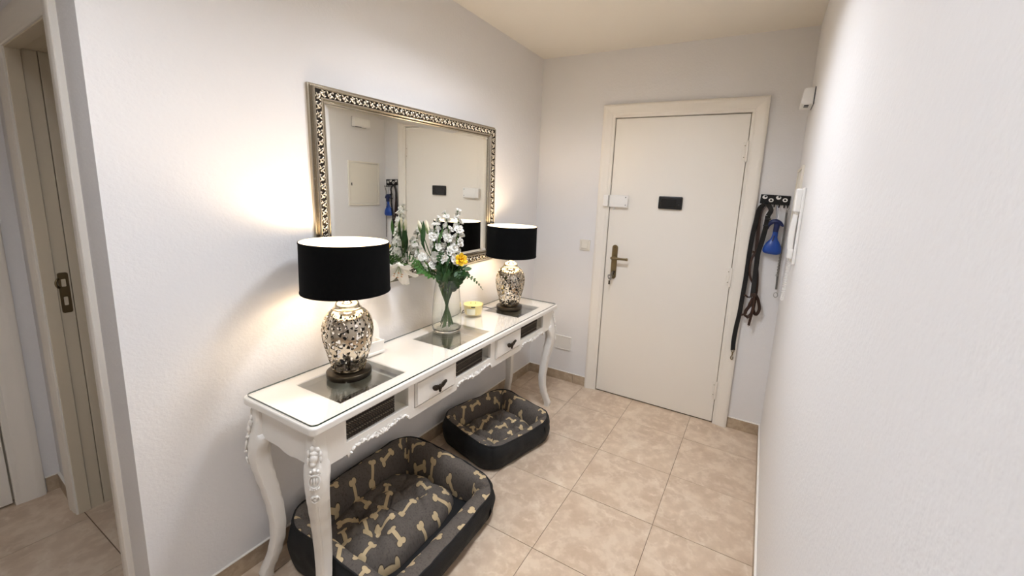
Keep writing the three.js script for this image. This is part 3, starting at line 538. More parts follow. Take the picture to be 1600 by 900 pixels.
/* ------------------------------------------------------------------ dog beds */
const BONE = [['#c3ab84', '#8d7858'], ['#b79f78', '#7f6b4d']];
function boneTexture(s0, metres, count) {                // printed plush: tan bones with a darker outline on taupe
  seed = s0; const N = 1024, cv = document.createElement('canvas'); cv.width = cv.height = N; const c = cv.getContext('2d'), k = N / metres;
  c.fillStyle = '#625a52'; c.fillRect(0, 0, N, N);
  for (let i = 0; i < 5200; i++) { const v = rnd(); c.fillStyle = v < 0.5 ? 'rgba(38,34,31,0.16)' : 'rgba(120,110,100,0.13)'; c.beginPath(); c.ellipse(rr(0, N), rr(0, N), rr(3, 11), rr(2, 6), rr(0, 3), 0, 7); c.fill(); }
  const placed = []; let tries = 0;
  while (placed.length < count && tries++ < 4000) {
    const x = rr(0, metres), y = rr(0, metres), L = rr(0.062, 0.088);
    if (placed.some(q => { let dx = Math.abs(q[0] - x), dy = Math.abs(q[1] - y); dx = Math.min(dx, metres - dx); dy = Math.min(dy, metres - dy); return Math.hypot(dx, dy) < 0.072; })) continue;
    placed.push([x, y, L, rr(0, 6.28)]);
  }
  for (const [x, y, L, a] of placed) for (const ox of [-1, 0, 1]) for (const oy of [-1, 0, 1]) for (const pass of [0, 1]) {
    const X = (x + ox * metres) * k, Y = (y + oy * metres) * k; if (X < -120 || Y < -120 || X > N + 120 || Y > N + 120) continue;
    c.save(); c.translate(X, Y); c.rotate(a); const g = pass ? 0 : 3, h = L * k / 2, r = 0.0105 * k + g, w = 0.0075 * k + g; c.fillStyle = pass ? '#cbb48c' : '#463d33';
    c.beginPath(); c.rect(-h * 0.8, -w, h * 1.6, 2 * w); c.fill();
    for (const sx of [-1, 1]) for (const sy of [-1, 1]) { c.beginPath(); c.arc(sx * h * 0.82, sy * r * 0.78, r, 0, 7); c.fill(); }
    c.restore();
  }
  for (let i = 0; i < 9000; i++) { c.fillStyle = rnd() < 0.5 ? 'rgba(30,26,22,0.08)' : 'rgba(210,195,170,0.06)'; c.fillRect(rr(0, N), rr(0, N), rr(2, 7), rr(1, 3)); }
  const t = new THREE.CanvasTexture(cv); t.wrapS = t.wrapT = THREE.RepeatWrapping; t.colorSpace = THREE.SRGBColorSpace; t.repeat.set(1 / metres, 1 / metres); t.needsUpdate = true; return t;
}
const plush = std({ map: boneTexture(91, 0.52, 26), roughness: 0.95, bumpMap: fineBump, bumpScale: 0.0006 });
const vnoise = (x, y, z = 0) => {                        // smooth value noise -1..1 for creases
  const h = (a, b, c) => { let n = (a * 374761393 + b * 668265263 + c * 2147483647) | 0; n = Math.imul(n ^ (n >>> 13), 1274126177); return ((n ^ (n >>> 16)) >>> 0) / 2147483648 - 1; };
  const X = Math.floor(x), Y = Math.floor(y), Z = Math.floor(z), f = t => t * t * (3 - 2 * t), u = f(x - X), v = f(y - Y), w = f(z - Z), L = (a, b, t) => a + (b - a) * t;
  return L(L(L(h(X, Y, Z), h(X + 1, Y, Z), u), L(h(X, Y + 1, Z), h(X + 1, Y + 1, Z), u), v), L(L(h(X, Y, Z + 1), h(X + 1, Y, Z + 1), u), L(h(X, Y + 1, Z + 1), h(X + 1, Y + 1, Z + 1), u), v), w);
};
// o: half sizes a (x), b (z), corner radius r, rim(u) height of the wall, bulge; u runs once round from +x towards +z
function dogBed(o, label, pos, ry) {
  const t = thing('dog_bed', label, 'pet bed', pos, ry, 'bone print dog beds');
  const C = [[o.a - o.r, o.b - o.r, 0], [-o.a + o.r, o.b - o.r, 1], [-o.a + o.r, -o.b + o.r, 2], [o.a - o.r, -o.b + o.r, 3]];
  const sideLen = [2 * (o.b - o.r), 2 * (o.a - o.r), 2 * (o.b - o.r), 2 * (o.a - o.r)], q = Math.PI / 2 * o.r, total = sideLen.reduce((x, y) => x + y) + 4 * q;
  // point and outward normal at arc length s; side 0 is +x (from z- to z+), then corner, then +z side, ...
  const at = s => {
    s = ((s % total) + total) % total;
    for (let k = 0; k < 4; k++) {
      const A = k * Math.PI / 2;
      if (s < sideLen[k]) { const n = [Math.cos(A), Math.sin(A)], d = [-Math.sin(A), Math.cos(A)], base = k % 2 ? o.b : o.a, m = s - sideLen[k] / 2; return [n[0] * base + d[0] * m, n[1] * base + d[1] * m, n[0], n[1]]; } s -= sideLen[k];
      if (s < q) { const B = A + s / o.r, c = C[k]; return [c[0] + o.r * Math.cos(B), c[1] + o.r * Math.sin(B), Math.cos(B), Math.sin(B)]; } s -= q;
    }
    return at(0);
  };
  const corners = []; { let s = 0; for (let k = 0; k < 4; k++) { s += sideLen[k] + q / 2; corners.push(s); s += q / 2; } }
  const dCorner = s => Math.min(...corners.map(c => { const d = Math.abs(((s - c) % total + total * 1.5) % total - total / 2); return d; }));
  const rim = s => { const p = at(s); return o.rim(p[0] / o.a, p[1] / o.b) + 0.004 * vnoise(s * 14, 3.1, o.k); };
  const lean = s => { const p = at(s); return o.lean ? o.lean(p[0] / o.a, p[1] / o.b) : 0; };
  const P = (s, inset, y) => { const p = at(s), L = lean(s) * clamp(y / 0.15); return [p[0] - p[2] * inset + p[2] * L, y, p[1] - p[3] * inset + p[3] * L]; };
  const N = 200, shell = [[0.05, 0.0], [0.022, 0.002], [0.008, 0.012], [-0.004, 0.35], [-0.008, 0.6], [0.0, 0.85], [0.012, 1.0]];
  part(t, 'outer_shell', grid(N, 22, (u, v) => {
    const s = -u * total, k = v * (shell.length - 1), i = Math.min(Math.floor(k), shell.length - 2), f = k - i, fs = f; const A = shell[i], B = shell[i + 1], R = rim(s);
    const ya = i < 2 ? A[1] : i === 2 ? A[1] : A[1] * R, yb = i < 2 ? B[1] : B[1] * R, y = ya + (yb - ya) * fs, ins = A[0] + (B[0] - A[0]) * fs, seam = 0.008 * Math.exp(-((dCorner(s) / 0.011) ** 2)) * clamp(y / 0.03), wr = 0.0035 * vnoise(s * 24, y * 30, o.k) * clamp(y / 0.04);
    return P(s, ins + seam + wr, y);
  }, { closeU: true }), M.nylon, 'black nylon outer wall');
  part(t, 'rim_binding', new THREE.TubeGeometry(new THREE.CatmullRomCurve3(Array.from({ length: 90 }, (_, i) => V3(...P(i / 90 * total, 0.014, rim(i / 90 * total) - 0.001))), true), 220, 0.0042, 7, true), M.binding);
  // four padded bolsters, one to a side, pinched at the corners
  const floorY = 0.018;
  for (let k = 0; k < 4; k++) {
    const s1 = corners[k], s0 = s1 - (sideLen[k] + q), NS = 60;
    part(t, 'bolster', grid(NS, 16, (u, v) => {
      const s = s1 - u * (s1 - s0), R = rim(s), e = Math.min(s - s0, s1 - s), pinch = 1 - Math.exp(-((e / 0.028) ** 2)), A = v * Math.PI / 2;
      const puff = o.puff * (0.35 + 0.65 * pinch), slope = v, ins = 0.014 + (o.wide + (k === 0 ? (o.front || 0) * pinch : 0)) * slope + puff * Math.sin(v * Math.PI) * 0.62, y = R + (floorY - R) * (1 - Math.cos(A)) ** 1.0 + puff * Math.sin(Math.PI * Math.min(1, v * 1.25)) * 0.42 + 0.004 * vnoise(s * 26, v * 5, o.k + k) * pinch - 0.010 * (1 - pinch) * Math.sin(v * Math.PI);
      const p = P(s, ins, y); return [p[0], p[1], p[2], s + 0.13 * k, v * 0.15 + 0.21 * k];
    }), plush);
  }
  const lin = new THREE.Shape(); for (let i = 0; i < 80; i++) { const p = P(i / 80 * total, 0.03, 0); i ? lin.lineTo(p[0], -p[2]) : lin.moveTo(p[0], -p[2]); }
  part(t, 'floor_lining', extrude(lin, 0.012).rotateX(-Math.PI / 2).translate(0, 0.003, 0), M.binding);
  // loose tufted cushion
  const ca = o.cush.a, cb = o.cush.b, cx = o.cush.x || 0, cz = o.cush.z || 0, tuft = o.cush.tufts;
  const top = (x, z, e) => {
    let y = 0.02 + o.cush.h * Math.pow(Math.max(0, 1 - Math.pow(e, 5)), 0.5);
    for (const [tx, tz] of tuft) { const dx = x - tx, dz = z - tz, d = Math.hypot(dx, dz), an = Math.atan2(dz, dx); y -= 0.042 * Math.exp(-((d / 0.036) ** 2)); y -= 0.017 * Math.pow(Math.abs(Math.cos(an * 2.5 + tx * 20 + vnoise(an * 2, tx * 9, 1) * 0.9)), 10) * Math.exp(-d / 0.11) * clamp(d / 0.02); }
    return Math.max(0.02, y + (0.016 * vnoise(x * 10, z * 10, o.k + 2) + 0.012 * vnoise(x * 17, z * 17, o.k + 9) + 0.006 * vnoise(x * 38, z * 38, o.k + 4)) * (1 - e ** 6));
  };
  const edge = th => { const c = Math.cos(th), s = Math.sin(th), p = 4; const r = 1 / Math.pow(Math.abs(c / ca) ** p + Math.abs(s / cb) ** p, 1 / p); return r * (1 + 0.025 * vnoise(th * 3, 2.2, o.k) ); };
  part(t, 'cushion', grid(150, 46, (u, v) => { const th = -u * Math.PI * 2, r = edge(th), e = Math.min(1, v * 1.02), k = e <= 1 ? e : 1, x = Math.cos(th) * r * k, z = Math.sin(th) * r * k; return [cx + x, v > 0.985 ? 0.017 : top(x, z, k * 0.998), cz + z, cx + x + 0.07, cz + z + 0.31]; }, { closeU: true }), plush, 'tufted bone print cushion');
  return t;
}
dogBed({ a: 0.312, b: 0.352, r: 0.13, k: 2, rim: (x, z) => 0.178 + 0.022 * clamp(-x) - 0.05 * clamp(x), front: 0.032, lean: (x, z) => 0.012 * clamp(x) * (1 - z * z), puff: 0.042, wide: 0.072, cush: { a: 0.205, b: 0.262, x: -0.06, z: 0.0, h: 0.088, tufts: [[-0.07, -0.12], [-0.08, 0.1], [0.05, -0.11], [0.04, 0.12], [-0.01, 0]] } },
  'larger dog bed under the near end of the table, its front bolster sagging open', [0.362, 0, 1.757], 0.04);
dogBed({ a: 0.248, b: 0.272, r: 0.115, k: 7, rim: (x, z) => 0.152 + 0.012 * clamp(-x) - 0.018 * clamp(x) * (1 - z * z), puff: 0.034, wide: 0.07, cush: { a: 0.172, b: 0.196, x: -0.005, z: 0, h: 0.075, tufts: [[-0.06, -0.07], [-0.05, 0.08], [0.06, -0.06], [0.055, 0.085]] } },
  'smaller dog bed under the far end of the table, fully plumped up', [0.322, 0, 0.955], -0.24);

/* ------------------------------------------------------------------ things on the table */
{ // candle in a glass tumbler
  const t = thing('jar_candle', 'yellow candle in a clear glass tumbler with a pale paper label', 'candle', [0.128, TOP + 0.0003, 0.965], 0.5);
  part(t, 'glass_tumbler', lathe([[0, 0], [0.05, 0], [0.054, 0.003], [0.0635, 0.072], [0.0645, 0.0785], [0.0635, 0.0797], [0.062, 0.0785], [0.0608, 0.072], [0.0525, 0.008], [0, 0.007]], 56), M.glass);
  part(t, 'wax', lathe([[0, 0.0085], [0.0505, 0.0085], [0.052, 0.011], [0.0592, 0.066], [0.058, 0.068], [0, 0.0675]], 56), M.wax);
  for (const [x, z] of [[0.014, 0], [-0.014, 0.003]]) part(t, 'wick', orient(cyl(0.001, 0.001, 0.012, 8), { p: [x, 0.073, z] }), M.ink);
  const wrap = (y0, y1, a0, a1, k) => grid(20, 2, (u, v) => { const a = a0 + (a1 - a0) * u, y = y0 + (y1 - y0) * v, r = 0.0542 + (0.0635 - 0.0542) * (y - 0.003) / 0.069 + k; return [r * Math.sin(a), y, r * Math.cos(a), u, v]; });
  part(t, 'paper_label', wrap(0.014, 0.052, -0.55, 0.35, 0.0004), M.paper);
  part(t, 'seal', wrap(0.060, 0.0665, -0.05, 0.33, 0.0006), M.ink, 'small dark seal near the rim');
}
{ // white plastic holder behind the near lamp
  const t = thing('plastic_holder', 'white plastic upright holder half hidden behind the near lamp', 'holder', TW(-0.135, TOP + 0.0003, 0.40), YA - 0.1);
  const foot = new THREE.Shape(); foot.moveTo(-0.036, -0.055); foot.lineTo(0.024, -0.055); foot.quadraticCurveTo(0.04, -0.05, 0.04, -0.03); foot.lineTo(0.036, 0.055); foot.lineTo(-0.036, 0.055); foot.closePath();
  part(t, 'foot', extrude(foot, 0.012, 0.003, 2).rotateX(-Math.PI / 2), M.plastic);
  part(t, 'front_cup', [orient(rb(-0.004, 0.004, 0, 0.052, -0.053, 0.053, 0.003), { p: [0.028, 0.010, 0], r: [0, 0, -0.14] }), rb(-0.02, 0.032, 0.01, 0.058, -0.053, -0.046, 0.003), rb(-0.02, 0.032, 0.01, 0.058, 0.046, 0.053, 0.003)], M.plastic);
  const bk = new THREE.Shape(); bk.moveTo(-0.05, 0); bk.lineTo(0.05, 0); bk.lineTo(0.05, 0.06); bk.quadraticCurveTo(0.048, 0.125, 0, 0.132); bk.quadraticCurveTo(-0.048, 0.125, -0.05, 0.06); bk.closePath();
  part(t, 'back_plate', orient(extrude(bk, 0.008, 0.002, 2), { p: [-0.026, 0.010, -0.022], r: [0, Math.PI / 2, 0], s: [0.9, 1.08, 1] }), M.plastic);
}
const VX = 0.18, VZ = 1.262;
{ // vase and water
  const t = thing('glass_vase', 'tall clear glass vase tapering to a narrower rim, holding the bouquet', 'vase', [VX, TOP + 0.0003, VZ], 0);
  const o = new THREE.CatmullRomCurve3([[0.066, 0.0], [0.073, 0.008], [0.0765, 0.025], [0.0775, 0.06], [0.0755, 0.11], [0.071, 0.17], [0.0645, 0.23], [0.058, 0.277]].map(p => V3(...p, 0))).getSpacedPoints(26).map(p => [p.x, p.y]);
  const inn = o.map(p => [p[0] - 0.0022, Math.max(p[1] + 0.0005, 0.012)]).reverse();
  part(t, 'glass_wall', lathe([[0, 0.0], [0.058, 0], ...o, [0.0575, 0.279], [0.0562, 0.279], ...inn, [0.05, 0.0105], [0, 0.010]], 72), M.vaseGlass);
  part(t, 'water', lathe([[0, 0.0115], [0.05, 0.0118], [0.0695, 0.016], [0.0735, 0.028], [0.0746, 0.06], [0.0727, 0.11], [0.0712, 0.128], [0.0690, 0.1272], [0, 0.127]], 60), M.water);
}
// flowers: every stem is one thing
const flowerGroup = 'flowers in the glass vase';
function petalGeo(len, wid, curl, cup, ruffle = 0, n = 8, base = 0.15) {  // grows along +y, faces +z
  return grid(6, n, (u, v) => { const s = (u - 0.5) * 2, w = wid / 2 * (base + (1 - base) * Math.sin(Math.min(1, v * 0.86 + 0.1) * Math.PI) ** 0.75) * (v > 0.985 ? 0.25 : 1), a = curl * v; const y = len * (Math.abs(curl) > 0.01 ? Math.sin(a) / curl : v), z = len * (Math.abs(curl) > 0.01 ? (1 - Math.cos(a)) / curl : 0); return [s * w, y, -z + cup * s * s * w + ruffle * Math.sin(s * 5 + v * 9) * v]; });
}
const petalsAt = (L, p, dir, n, len, wid, open, curl, cup, ruffle, twist = 0) => { // ring of petals round DIR at P
  for (let k = 0; k < n; k++) { const g = petalGeo(len * rr(0.9, 1.1), wid * rr(0.9, 1.1), curl, cup, ruffle); g.rotateX(open + rr(-0.12, 0.12)); g.rotateY(twist + k / n * Math.PI * 2 + rr(-0.12, 0.12)); align(g, p, [p[0] + dir[0], p[1] + dir[1], p[2] + dir[2]]); L.push(g); }
};
const NECK = a => [VX + 0.043 * Math.cos(a), TOP + 0.265, VZ + 0.043 * Math.sin(a)], FOOT = a => [VX - 0.034 * Math.cos(a), TOP + rr(0.02, 0.05), VZ - 0.034 * Math.sin(a)];
const stemOf = (a, pts) => [FOOT(a), [VX + 0.004 * Math.cos(a + 1), TOP + 0.14, VZ + 0.004 * Math.sin(a + 1)], NECK(a), ...pts];
function stockFlower(label, a, pts, from, count, size) {  // spike of ruffled white florets
  const P = stemOf(a, pts), cv = curve(P), t = thing('white_stock', label, 'flower', [0, 0, 0], 0, flowerGroup);
  part(t, 'stem', taper(P, [0.0044, 0.0044, 0.004, 0.0028, 0.0012], 60, 8), M.stem);
  for (let i = 0; i < count; i++) {
    const k = i / (count - 1), s = from + (1 - from) * k, c = cv.getPointAt(Math.min(0.999, s)), tg = cv.getTangentAt(Math.min(0.999, s)), an = i * 2.4 + a, side = V3(Math.cos(an), 0, Math.sin(an)).addScaledVector(tg, -tg.dot(V3(Math.cos(an), 0, Math.sin(an)))).normalize(), dir = side.clone().addScaledVector(tg, 0.25 + 1.2 * k ** 3).normalize(), z = size * (1 - 0.5 * k ** 2), b = c.clone().addScaledVector(dir, 0.012 * (1 - 0.5 * k)), L = [];
    petalsAt(L, b.toArray(), dir.toArray(), 5, z, z * 0.95, 0.62, -0.9, 0.22, 0.0034, an); petalsAt(L, b.toArray(), dir.toArray(), 5, z * 0.72, z * 0.8, 0.25, -0.6, 0.3, 0.003, an + 0.5);
    const f = part(t, 'floret', L, M.petal);
    part(f, 'calyx', [tube([c.toArray(), c.clone().lerp(b, 0.5).toArray(), b.toArray()], 0.0013, 6, 5), align(new THREE.SphereGeometry(1, 8, 6).scale(0.0034, 0.0065, 0.0034), b.clone().addScaledVector(dir, -0.003).toArray(), b.clone().addScaledVector(dir, 1).toArray())], M.stem);
  }
  return t;
}
stockFlower('white stock spike leaning left at the top left of the bouquet', 2.9, [[0.150, 1.16, 1.30], [0.132, 1.26, 1.315], [0.142, 1.345, 1.29]], 0.58, 13, 0.034);
stockFlower('tallest white stock spike, standing at the top right of the bouquet', 0.4, [[0.212, 1.17, 1.245], [0.218, 1.27, 1.225], [0.205, 1.385, 1.215]], 0.58, 14, 0.036);
stockFlower('white stock spike standing upright in the middle of the bouquet', 1.6, [[0.190, 1.17, 1.275], [0.186, 1.27, 1.262], [0.172, 1.372, 1.272]], 0.60, 12, 0.034);
stockFlower('short white stock spike bending out low at the left', 3.3, [[0.125, 1.10, 1.335], [0.096, 1.16, 1.37], [0.075, 1.225, 1.385]], 0.66, 9, 0.031);
stockFlower('white stock spike leaning back towards the mirror', 4.2, [[0.125, 1.13, 1.245], [0.085, 1.22, 1.235], [0.068, 1.30, 1.215]], 0.66, 10, 0.032);
{ // open white lily drooping at the left
  const t = thing('white_lily', 'big open white lily drooping beside the near lamp shade', 'flower', [0, 0, 0], 0, flowerGroup);
  const P = stemOf(3.0, [[0.128, 1.075, 1.36], [0.100, 1.115, 1.43], [0.080, 1.13, 1.485]]), c = [0.083, 1.128, 1.497], d = [0.42, -0.66, 0.48], d1 = V3(...d).normalize().toArray();
  part(t, 'stem', taper(P, [0.0036, 0.0036, 0.0032, 0.003, 0.0028], 60, 8), M.stem);
  for (let k = 0; k < 6; k++) { const g = petalGeo(k % 2 ? 0.118 : 0.11, k % 2 ? 0.058 : 0.046, -1.0, 0.3, 0.0065, 16, 0.3); g.rotateX(0.5); g.rotateY(k * Math.PI / 3); align(g, c, [c[0] + d1[0], c[1] + d1[1], c[2] + d1[2]]); part(t, 'petal', g, M.petal); }
  part(t, 'throat', align(new THREE.ConeGeometry(0.012, 0.03, 12, 1, true).rotateX(Math.PI), c.map((x, i) => x - d1[i] * 0.004), c.map((x, i) => x + d1[i])), M.creamPetal);
  for (let k = 0; k < 6; k++) { const a = k * 1.047, g = tube([[0, 0, 0], [0.008 * Math.cos(a), 0.03, 0.008 * Math.sin(a)], [0.02 * Math.cos(a), 0.06, 0.02 * Math.sin(a)]], 0.0008, 10, 5), b = ball(0.02 * Math.cos(a), 0.061, 0.02 * Math.sin(a), 0.0055, 0.0018, 0.002, 8), q = c.map((x, i) => x + d1[i]); const s = part(t, 'stamen', align(g, c, q), M.paleLeaf); part(s, 'anther', align(b, c, q), M.orange); }
}
{ // yellow bloom at the right
  const t = thing('yellow_flower', 'single yellow flower at the right of the bouquet', 'flower', [0, 0, 0], 0, flowerGroup);
  const P = stemOf(0.1, [[0.243, 1.08, 1.256], [0.256, 1.12, 1.256], [0.262, 1.142, 1.258]]), c = [0.263, 1.146, 1.259], d = V3(0.75, 0.12, 0.35).normalize().toArray(), L = [], I = [];
  part(t, 'stem', taper(P, [0.0028, 0.0028, 0.0024, 0.002, 0.002], 50, 7), M.stem);
  petalsAt(L, c, d, 6, 0.040, 0.030, 0.7, -0.7, 0.3, 0.0025); petalsAt(I, c.map((x, i) => x + d[i] * 0.004), d, 6, 0.028, 0.02, 0.3, -0.3, 0.35, 0.002, 0.5);
  L.forEach(g => part(t, 'petal', g, M.yellowPetal)); part(t, 'inner_petals', I, M.yellowPetal); part(t, 'centre', ball(c[0] + d[0] * 0.01, c[1] + d[1] * 0.01, c[2] + d[2] * 0.01, 0.005), M.orange);
}
function budFlower(label, a, pts, len) {
  const P = stemOf(a, pts), t = thing('lily_bud', label, 'flower', [0, 0, 0], 0, flowerGroup), e = P[P.length - 1], p = P[P.length - 2], d = V3(...e).sub(V3(...p)).normalize();
  part(t, 'stem', taper(P, [0.004, 0.004, 0.0034, 0.0026, 0.0022], 50, 7), M.stem);
  const b = lathe([[0, 0], [0.004, 0.003], [0.0075, len * 0.3], [0.0088, len * 0.55], [0.0075, len * 0.8], [0.003, len * 0.97], [0, len]], 12), q = b.attributes.position; for (let i = 0; i < q.count; i++) { const A = Math.atan2(q.getZ(i), q.getX(i)), k = 1 + 0.1 * Math.cos(3 * A); q.setX(i, q.getX(i) * k); q.setZ(i, q.getZ(i) * k); } b.computeVertexNormals();
  part(t, 'bud', align(b, e, V3(...e).add(d).toArray()), M.creamPetal); part(t, 'sepal', [align(petalGeo(len * 0.8, 0.014, 0.1, 0.5, 0).translate(0, 0, 0.0085), e, V3(...e).add(d).toArray()), align(petalGeo(len * 0.55, 0.012, 0.1, 0.5, 0).rotateY(2.2).translate(0.007, 0, -0.005), e, V3(...e).add(d).toArray())], M.paleLeaf);
}
budFlower('tall closed cream bud left of the white stocks', 3.6, [[0.140, 1.15, 1.31], [0.122, 1.22, 1.32], [0.112, 1.268, 1.325]], 0.072);
budFlower('closed cream bud at the back, next to the mirror', 4.4, [[0.110, 1.14, 1.30], [0.085, 1.22, 1.32], [0.072, 1.27, 1.33]], 0.066);
const leafGeo = (len, wid, curl, cup = 0.25) => grid(6, 16, (u, v) => { const s = (u - 0.5) * 2, w = wid / 2 * Math.pow(Math.sin(Math.PI * Math.min(1, 0.06 + v * 0.94)), 0.8), a = curl * v; return [s * w, len * (Math.abs(curl) > 0.01 ? Math.sin(a) / curl : v), -len * (Math.abs(curl) > 0.01 ? (1 - Math.cos(a)) / curl : 0) + cup * Math.abs(s) * w]; });
function bladeStem(label, a, pts, leaves, mat) {         // a stem with long pointed leaves: [t, azimuth, tilt, length, width, curl]
  const P = stemOf(a, pts), t = thing('leaf_stem', label, 'foliage', [0, 0, 0], 0, 'greenery in the glass vase'), cv = curve(P);
  part(t, 'stem', taper(P, [0.0042, 0.0042, 0.0036, 0.0024, 0.001], 50, 7), M.stem);
  for (const [s, az, tilt, l, w, c] of leaves) part(t, 'leaf', leafGeo(l, w, c).rotateX(tilt).rotateY(az).translate(...cv.getPointAt(s).toArray()), mat);
}
bladeStem('long pointed leaves slanting up across the middle of the bouquet', 2.2, [[0.170, 1.13, 1.30], [0.165, 1.20, 1.315], [0.172, 1.25, 1.32]], [[0.62, 0.95, -0.5, 0.13, 0.024, -0.35], [0.72, 2.6, 0.65, 0.12, 0.02, 0.5], [0.8, 4.0, 0.6, 0.11, 0.022, 0.4], [0.95, 0.4, -0.75, 0.10, 0.018, 0.2], [0.95, 1.9, 0.4, 0.10, 0.018, 0.3]], M.leaf);
bladeStem('broad dark pointed leaves rising at the back beside the mirror', 4.6, [[0.120, 1.12, 1.30], [0.090, 1.18, 1.33], [0.075, 1.22, 1.345]], [[0.6, 2.2, 0.55, 0.15, 0.034, 0.4], [0.72, 0.3, 0.35, 0.16, 0.036, 0.35], [0.8, 3.4, 0.5, 0.12, 0.028, 0.6], [0.9, 5.0, 0.35, 0.14, 0.03, 0.4], [0.97, 1.2, 0.25, 0.13, 0.024, 0.3]], M.darkLeaf);
bladeStem('short leaves curling over the vase rim at the front', 0.9, [[0.205, 1.07, 1.295], [0.215, 1.10, 1.305], [0.220, 1.125, 1.31]], [[0.62, 0.4, 0.7, 0.09, 0.03, 0.9], [0.7, 1.2, 0.6, 0.08, 0.026, 0.7], [0.78, 5.5, 0.7, 0.085, 0.03, 0.8], [0.88, 2.2, 0.5, 0.09, 0.026, 0.5], [0.96, 3.6, 0.4, 0.08, 0.022, 0.4]], M.darkLeaf);
function fern(label, a, pts, from, n, len, mat, wid = 0.34) {
  const P = stemOf(a, pts), t = thing('fern_sprig', label, 'foliage', [0, 0, 0], 0, 'greenery in the glass vase'), cv = curve(P), up = V3(0.45, 0.85, 0.3).normalize();
  part(t, 'stem', taper(P, [0.0022, 0.0022, 0.002, 0.0016, 0.0008], 60, 6), M.darkStem);
  for (let i = 0; i < n; i++) {
    const k = i / (n - 1), s = from + (0.995 - from) * k, c = cv.getPointAt(s), tg = cv.getTangentAt(s), sd = V3().crossVectors(tg, up).normalize(), nn = V3().crossVectors(sd, tg).normalize();
    for (const f of [-1, 1]) { const L = len * (Math.sin(Math.PI * (0.14 + 0.84 * k)) * 0.85 + 0.15) * rr(0.85, 1.1), d = sd.clone().multiplyScalar(f).addScaledVector(tg, 0.55).addScaledVector(nn, rr(-0.25, 0.25)).normalize(); const g = leafGeo(L, L * wid, rr(-0.4, 0.4), 0.2); g.applyMatrix4(new THREE.Matrix4().makeBasis(V3().crossVectors(d, nn).normalize(), d, V3().crossVectors(V3().crossVectors(d, nn), d).normalize())); part(t, 'leaflet', g.translate(c.x, c.y, c.z), mat); }
  }
}
fern('feathery fern spreading left over the vase rim', 3.1, [[0.140, 1.065, 1.345], [0.120, 1.10, 1.39], [0.105, 1.15, 1.425]], 0.54, 15, 0.058, M.leaf);
fern('dense dark fern hanging over the right of the rim', 0.0, [[0.235, 1.07, 1.25], [0.268, 1.09, 1.24], [0.292, 1.05, 1.23]], 0.52, 14, 0.066, M.darkLeaf, 0.55);
fern('dense dark fern below the yellow flower', 0.6, [[0.225, 1.075, 1.275], [0.255, 1.085, 1.28], [0.275, 1.055, 1.275]], 0.53, 12, 0.062, M.darkLeaf, 0.55);
fern('fern standing behind the white stocks', 5.2, [[0.185, 1.10, 1.225], [0.190, 1.17, 1.215], [0.20, 1.235, 1.205]], 0.56, 13, 0.042, M.leaf);
fern('fern leaning left behind the drooping lily', 3.5, [[0.115, 1.07, 1.33], [0.082, 1.11, 1.38], [0.062, 1.16, 1.42]], 0.56, 14, 0.046, M.leaf);
fern('upright fern in the middle, below the stocks', 1.4, [[0.188, 1.08, 1.285], [0.185, 1.13, 1.30], [0.18, 1.185, 1.31]], 0.52, 13, 0.06, M.darkLeaf, 0.45);
fern('thin trailing sprig reaching out to the right of the vase', 5.9, [[0.235, 1.055, 1.215], [0.285, 1.03, 1.17], [0.322, 0.972, 1.138]], 0.66, 9, 0.018, M.darkLeaf, 0.6);

/* ------------------------------------------------------------------ door wall */
{
  const t = thing('light_switch', 'square cream light switch left of the front door', 'switch', [0.434, 1.124, 0], 0);
  part(t, 'cover_plate', rb(-0.0415, 0.0415, -0.0415, 0.0415, 0, 0.009, 0.004, 3), M.ivory);
  part(t, 'rocker', orient(rb(-0.0255, 0.0255, -0.0255, 0.0255, 0, 0.006, 0.0025, 3), { p: [0, 0, 0.0075], r: [-0.05, 0, 0] }), M.ivory);
  part(t, 'rocker_frame', rails(-0.0262, 0.0262, -0.0262, 0.0262, [[0, 0.0085], [0.0006, 0.0112], [0.0035, 0.0112], [0.0045, 0.0085]], true), M.ivory);
}
{
  const t = thing('blank_cover', 'rectangular white blank cover plate low beside the front door', 'cover plate', [0.302, 0.317, 0], 0);
  part(t, 'plate', rb(-0.07, 0.07, -0.058, 0.058, 0, 0.006, 0.003, 2), std({ color: '#e7e3dc', roughness: 0.6 }));
  part(t, 'raised_edge', rails(-0.062, 0.062, -0.050, 0.050, [[0, 0.004], [0.001, 0.0085], [0.005, 0.0085], [0.006, 0.004]], true), std({ color: '#e7e3dc', roughness: 0.6 }));
}
{
  const t = thing('door_alarm', 'white two-piece alarm contact across the edge of the front door', 'alarm sensor', [0.608, 1.466, 0], 0);
  part(t, 'magnet_case', rb(-0.042, -0.005, -0.041, 0.041, 0.021, 0.047, 0.005, 3), M.plastic);
  const m = part(t, 'transmitter_case', rb(0.002, 0.136, -0.042, 0.043, 0.006, 0.036, 0.005, 3), M.plastic);
  part(m, 'front_panel', rb(0.028, 0.112, -0.018, 0.028, 0.0355, 0.0375, 0.0015, 1), M.plastic); part(m, 'port', [bx(0.118, 0.124, 0.026, 0.033, 0.0355, 0.0367), bx(0.12, 0.124, -0.028, -0.02, 0.0355, 0.0367)], M.blackPlastic);
  part(t, 'pull_tab', rb(0.026, 0.038, -0.06, -0.04, 0.008, 0.013, 0.003), M.plastic);
}
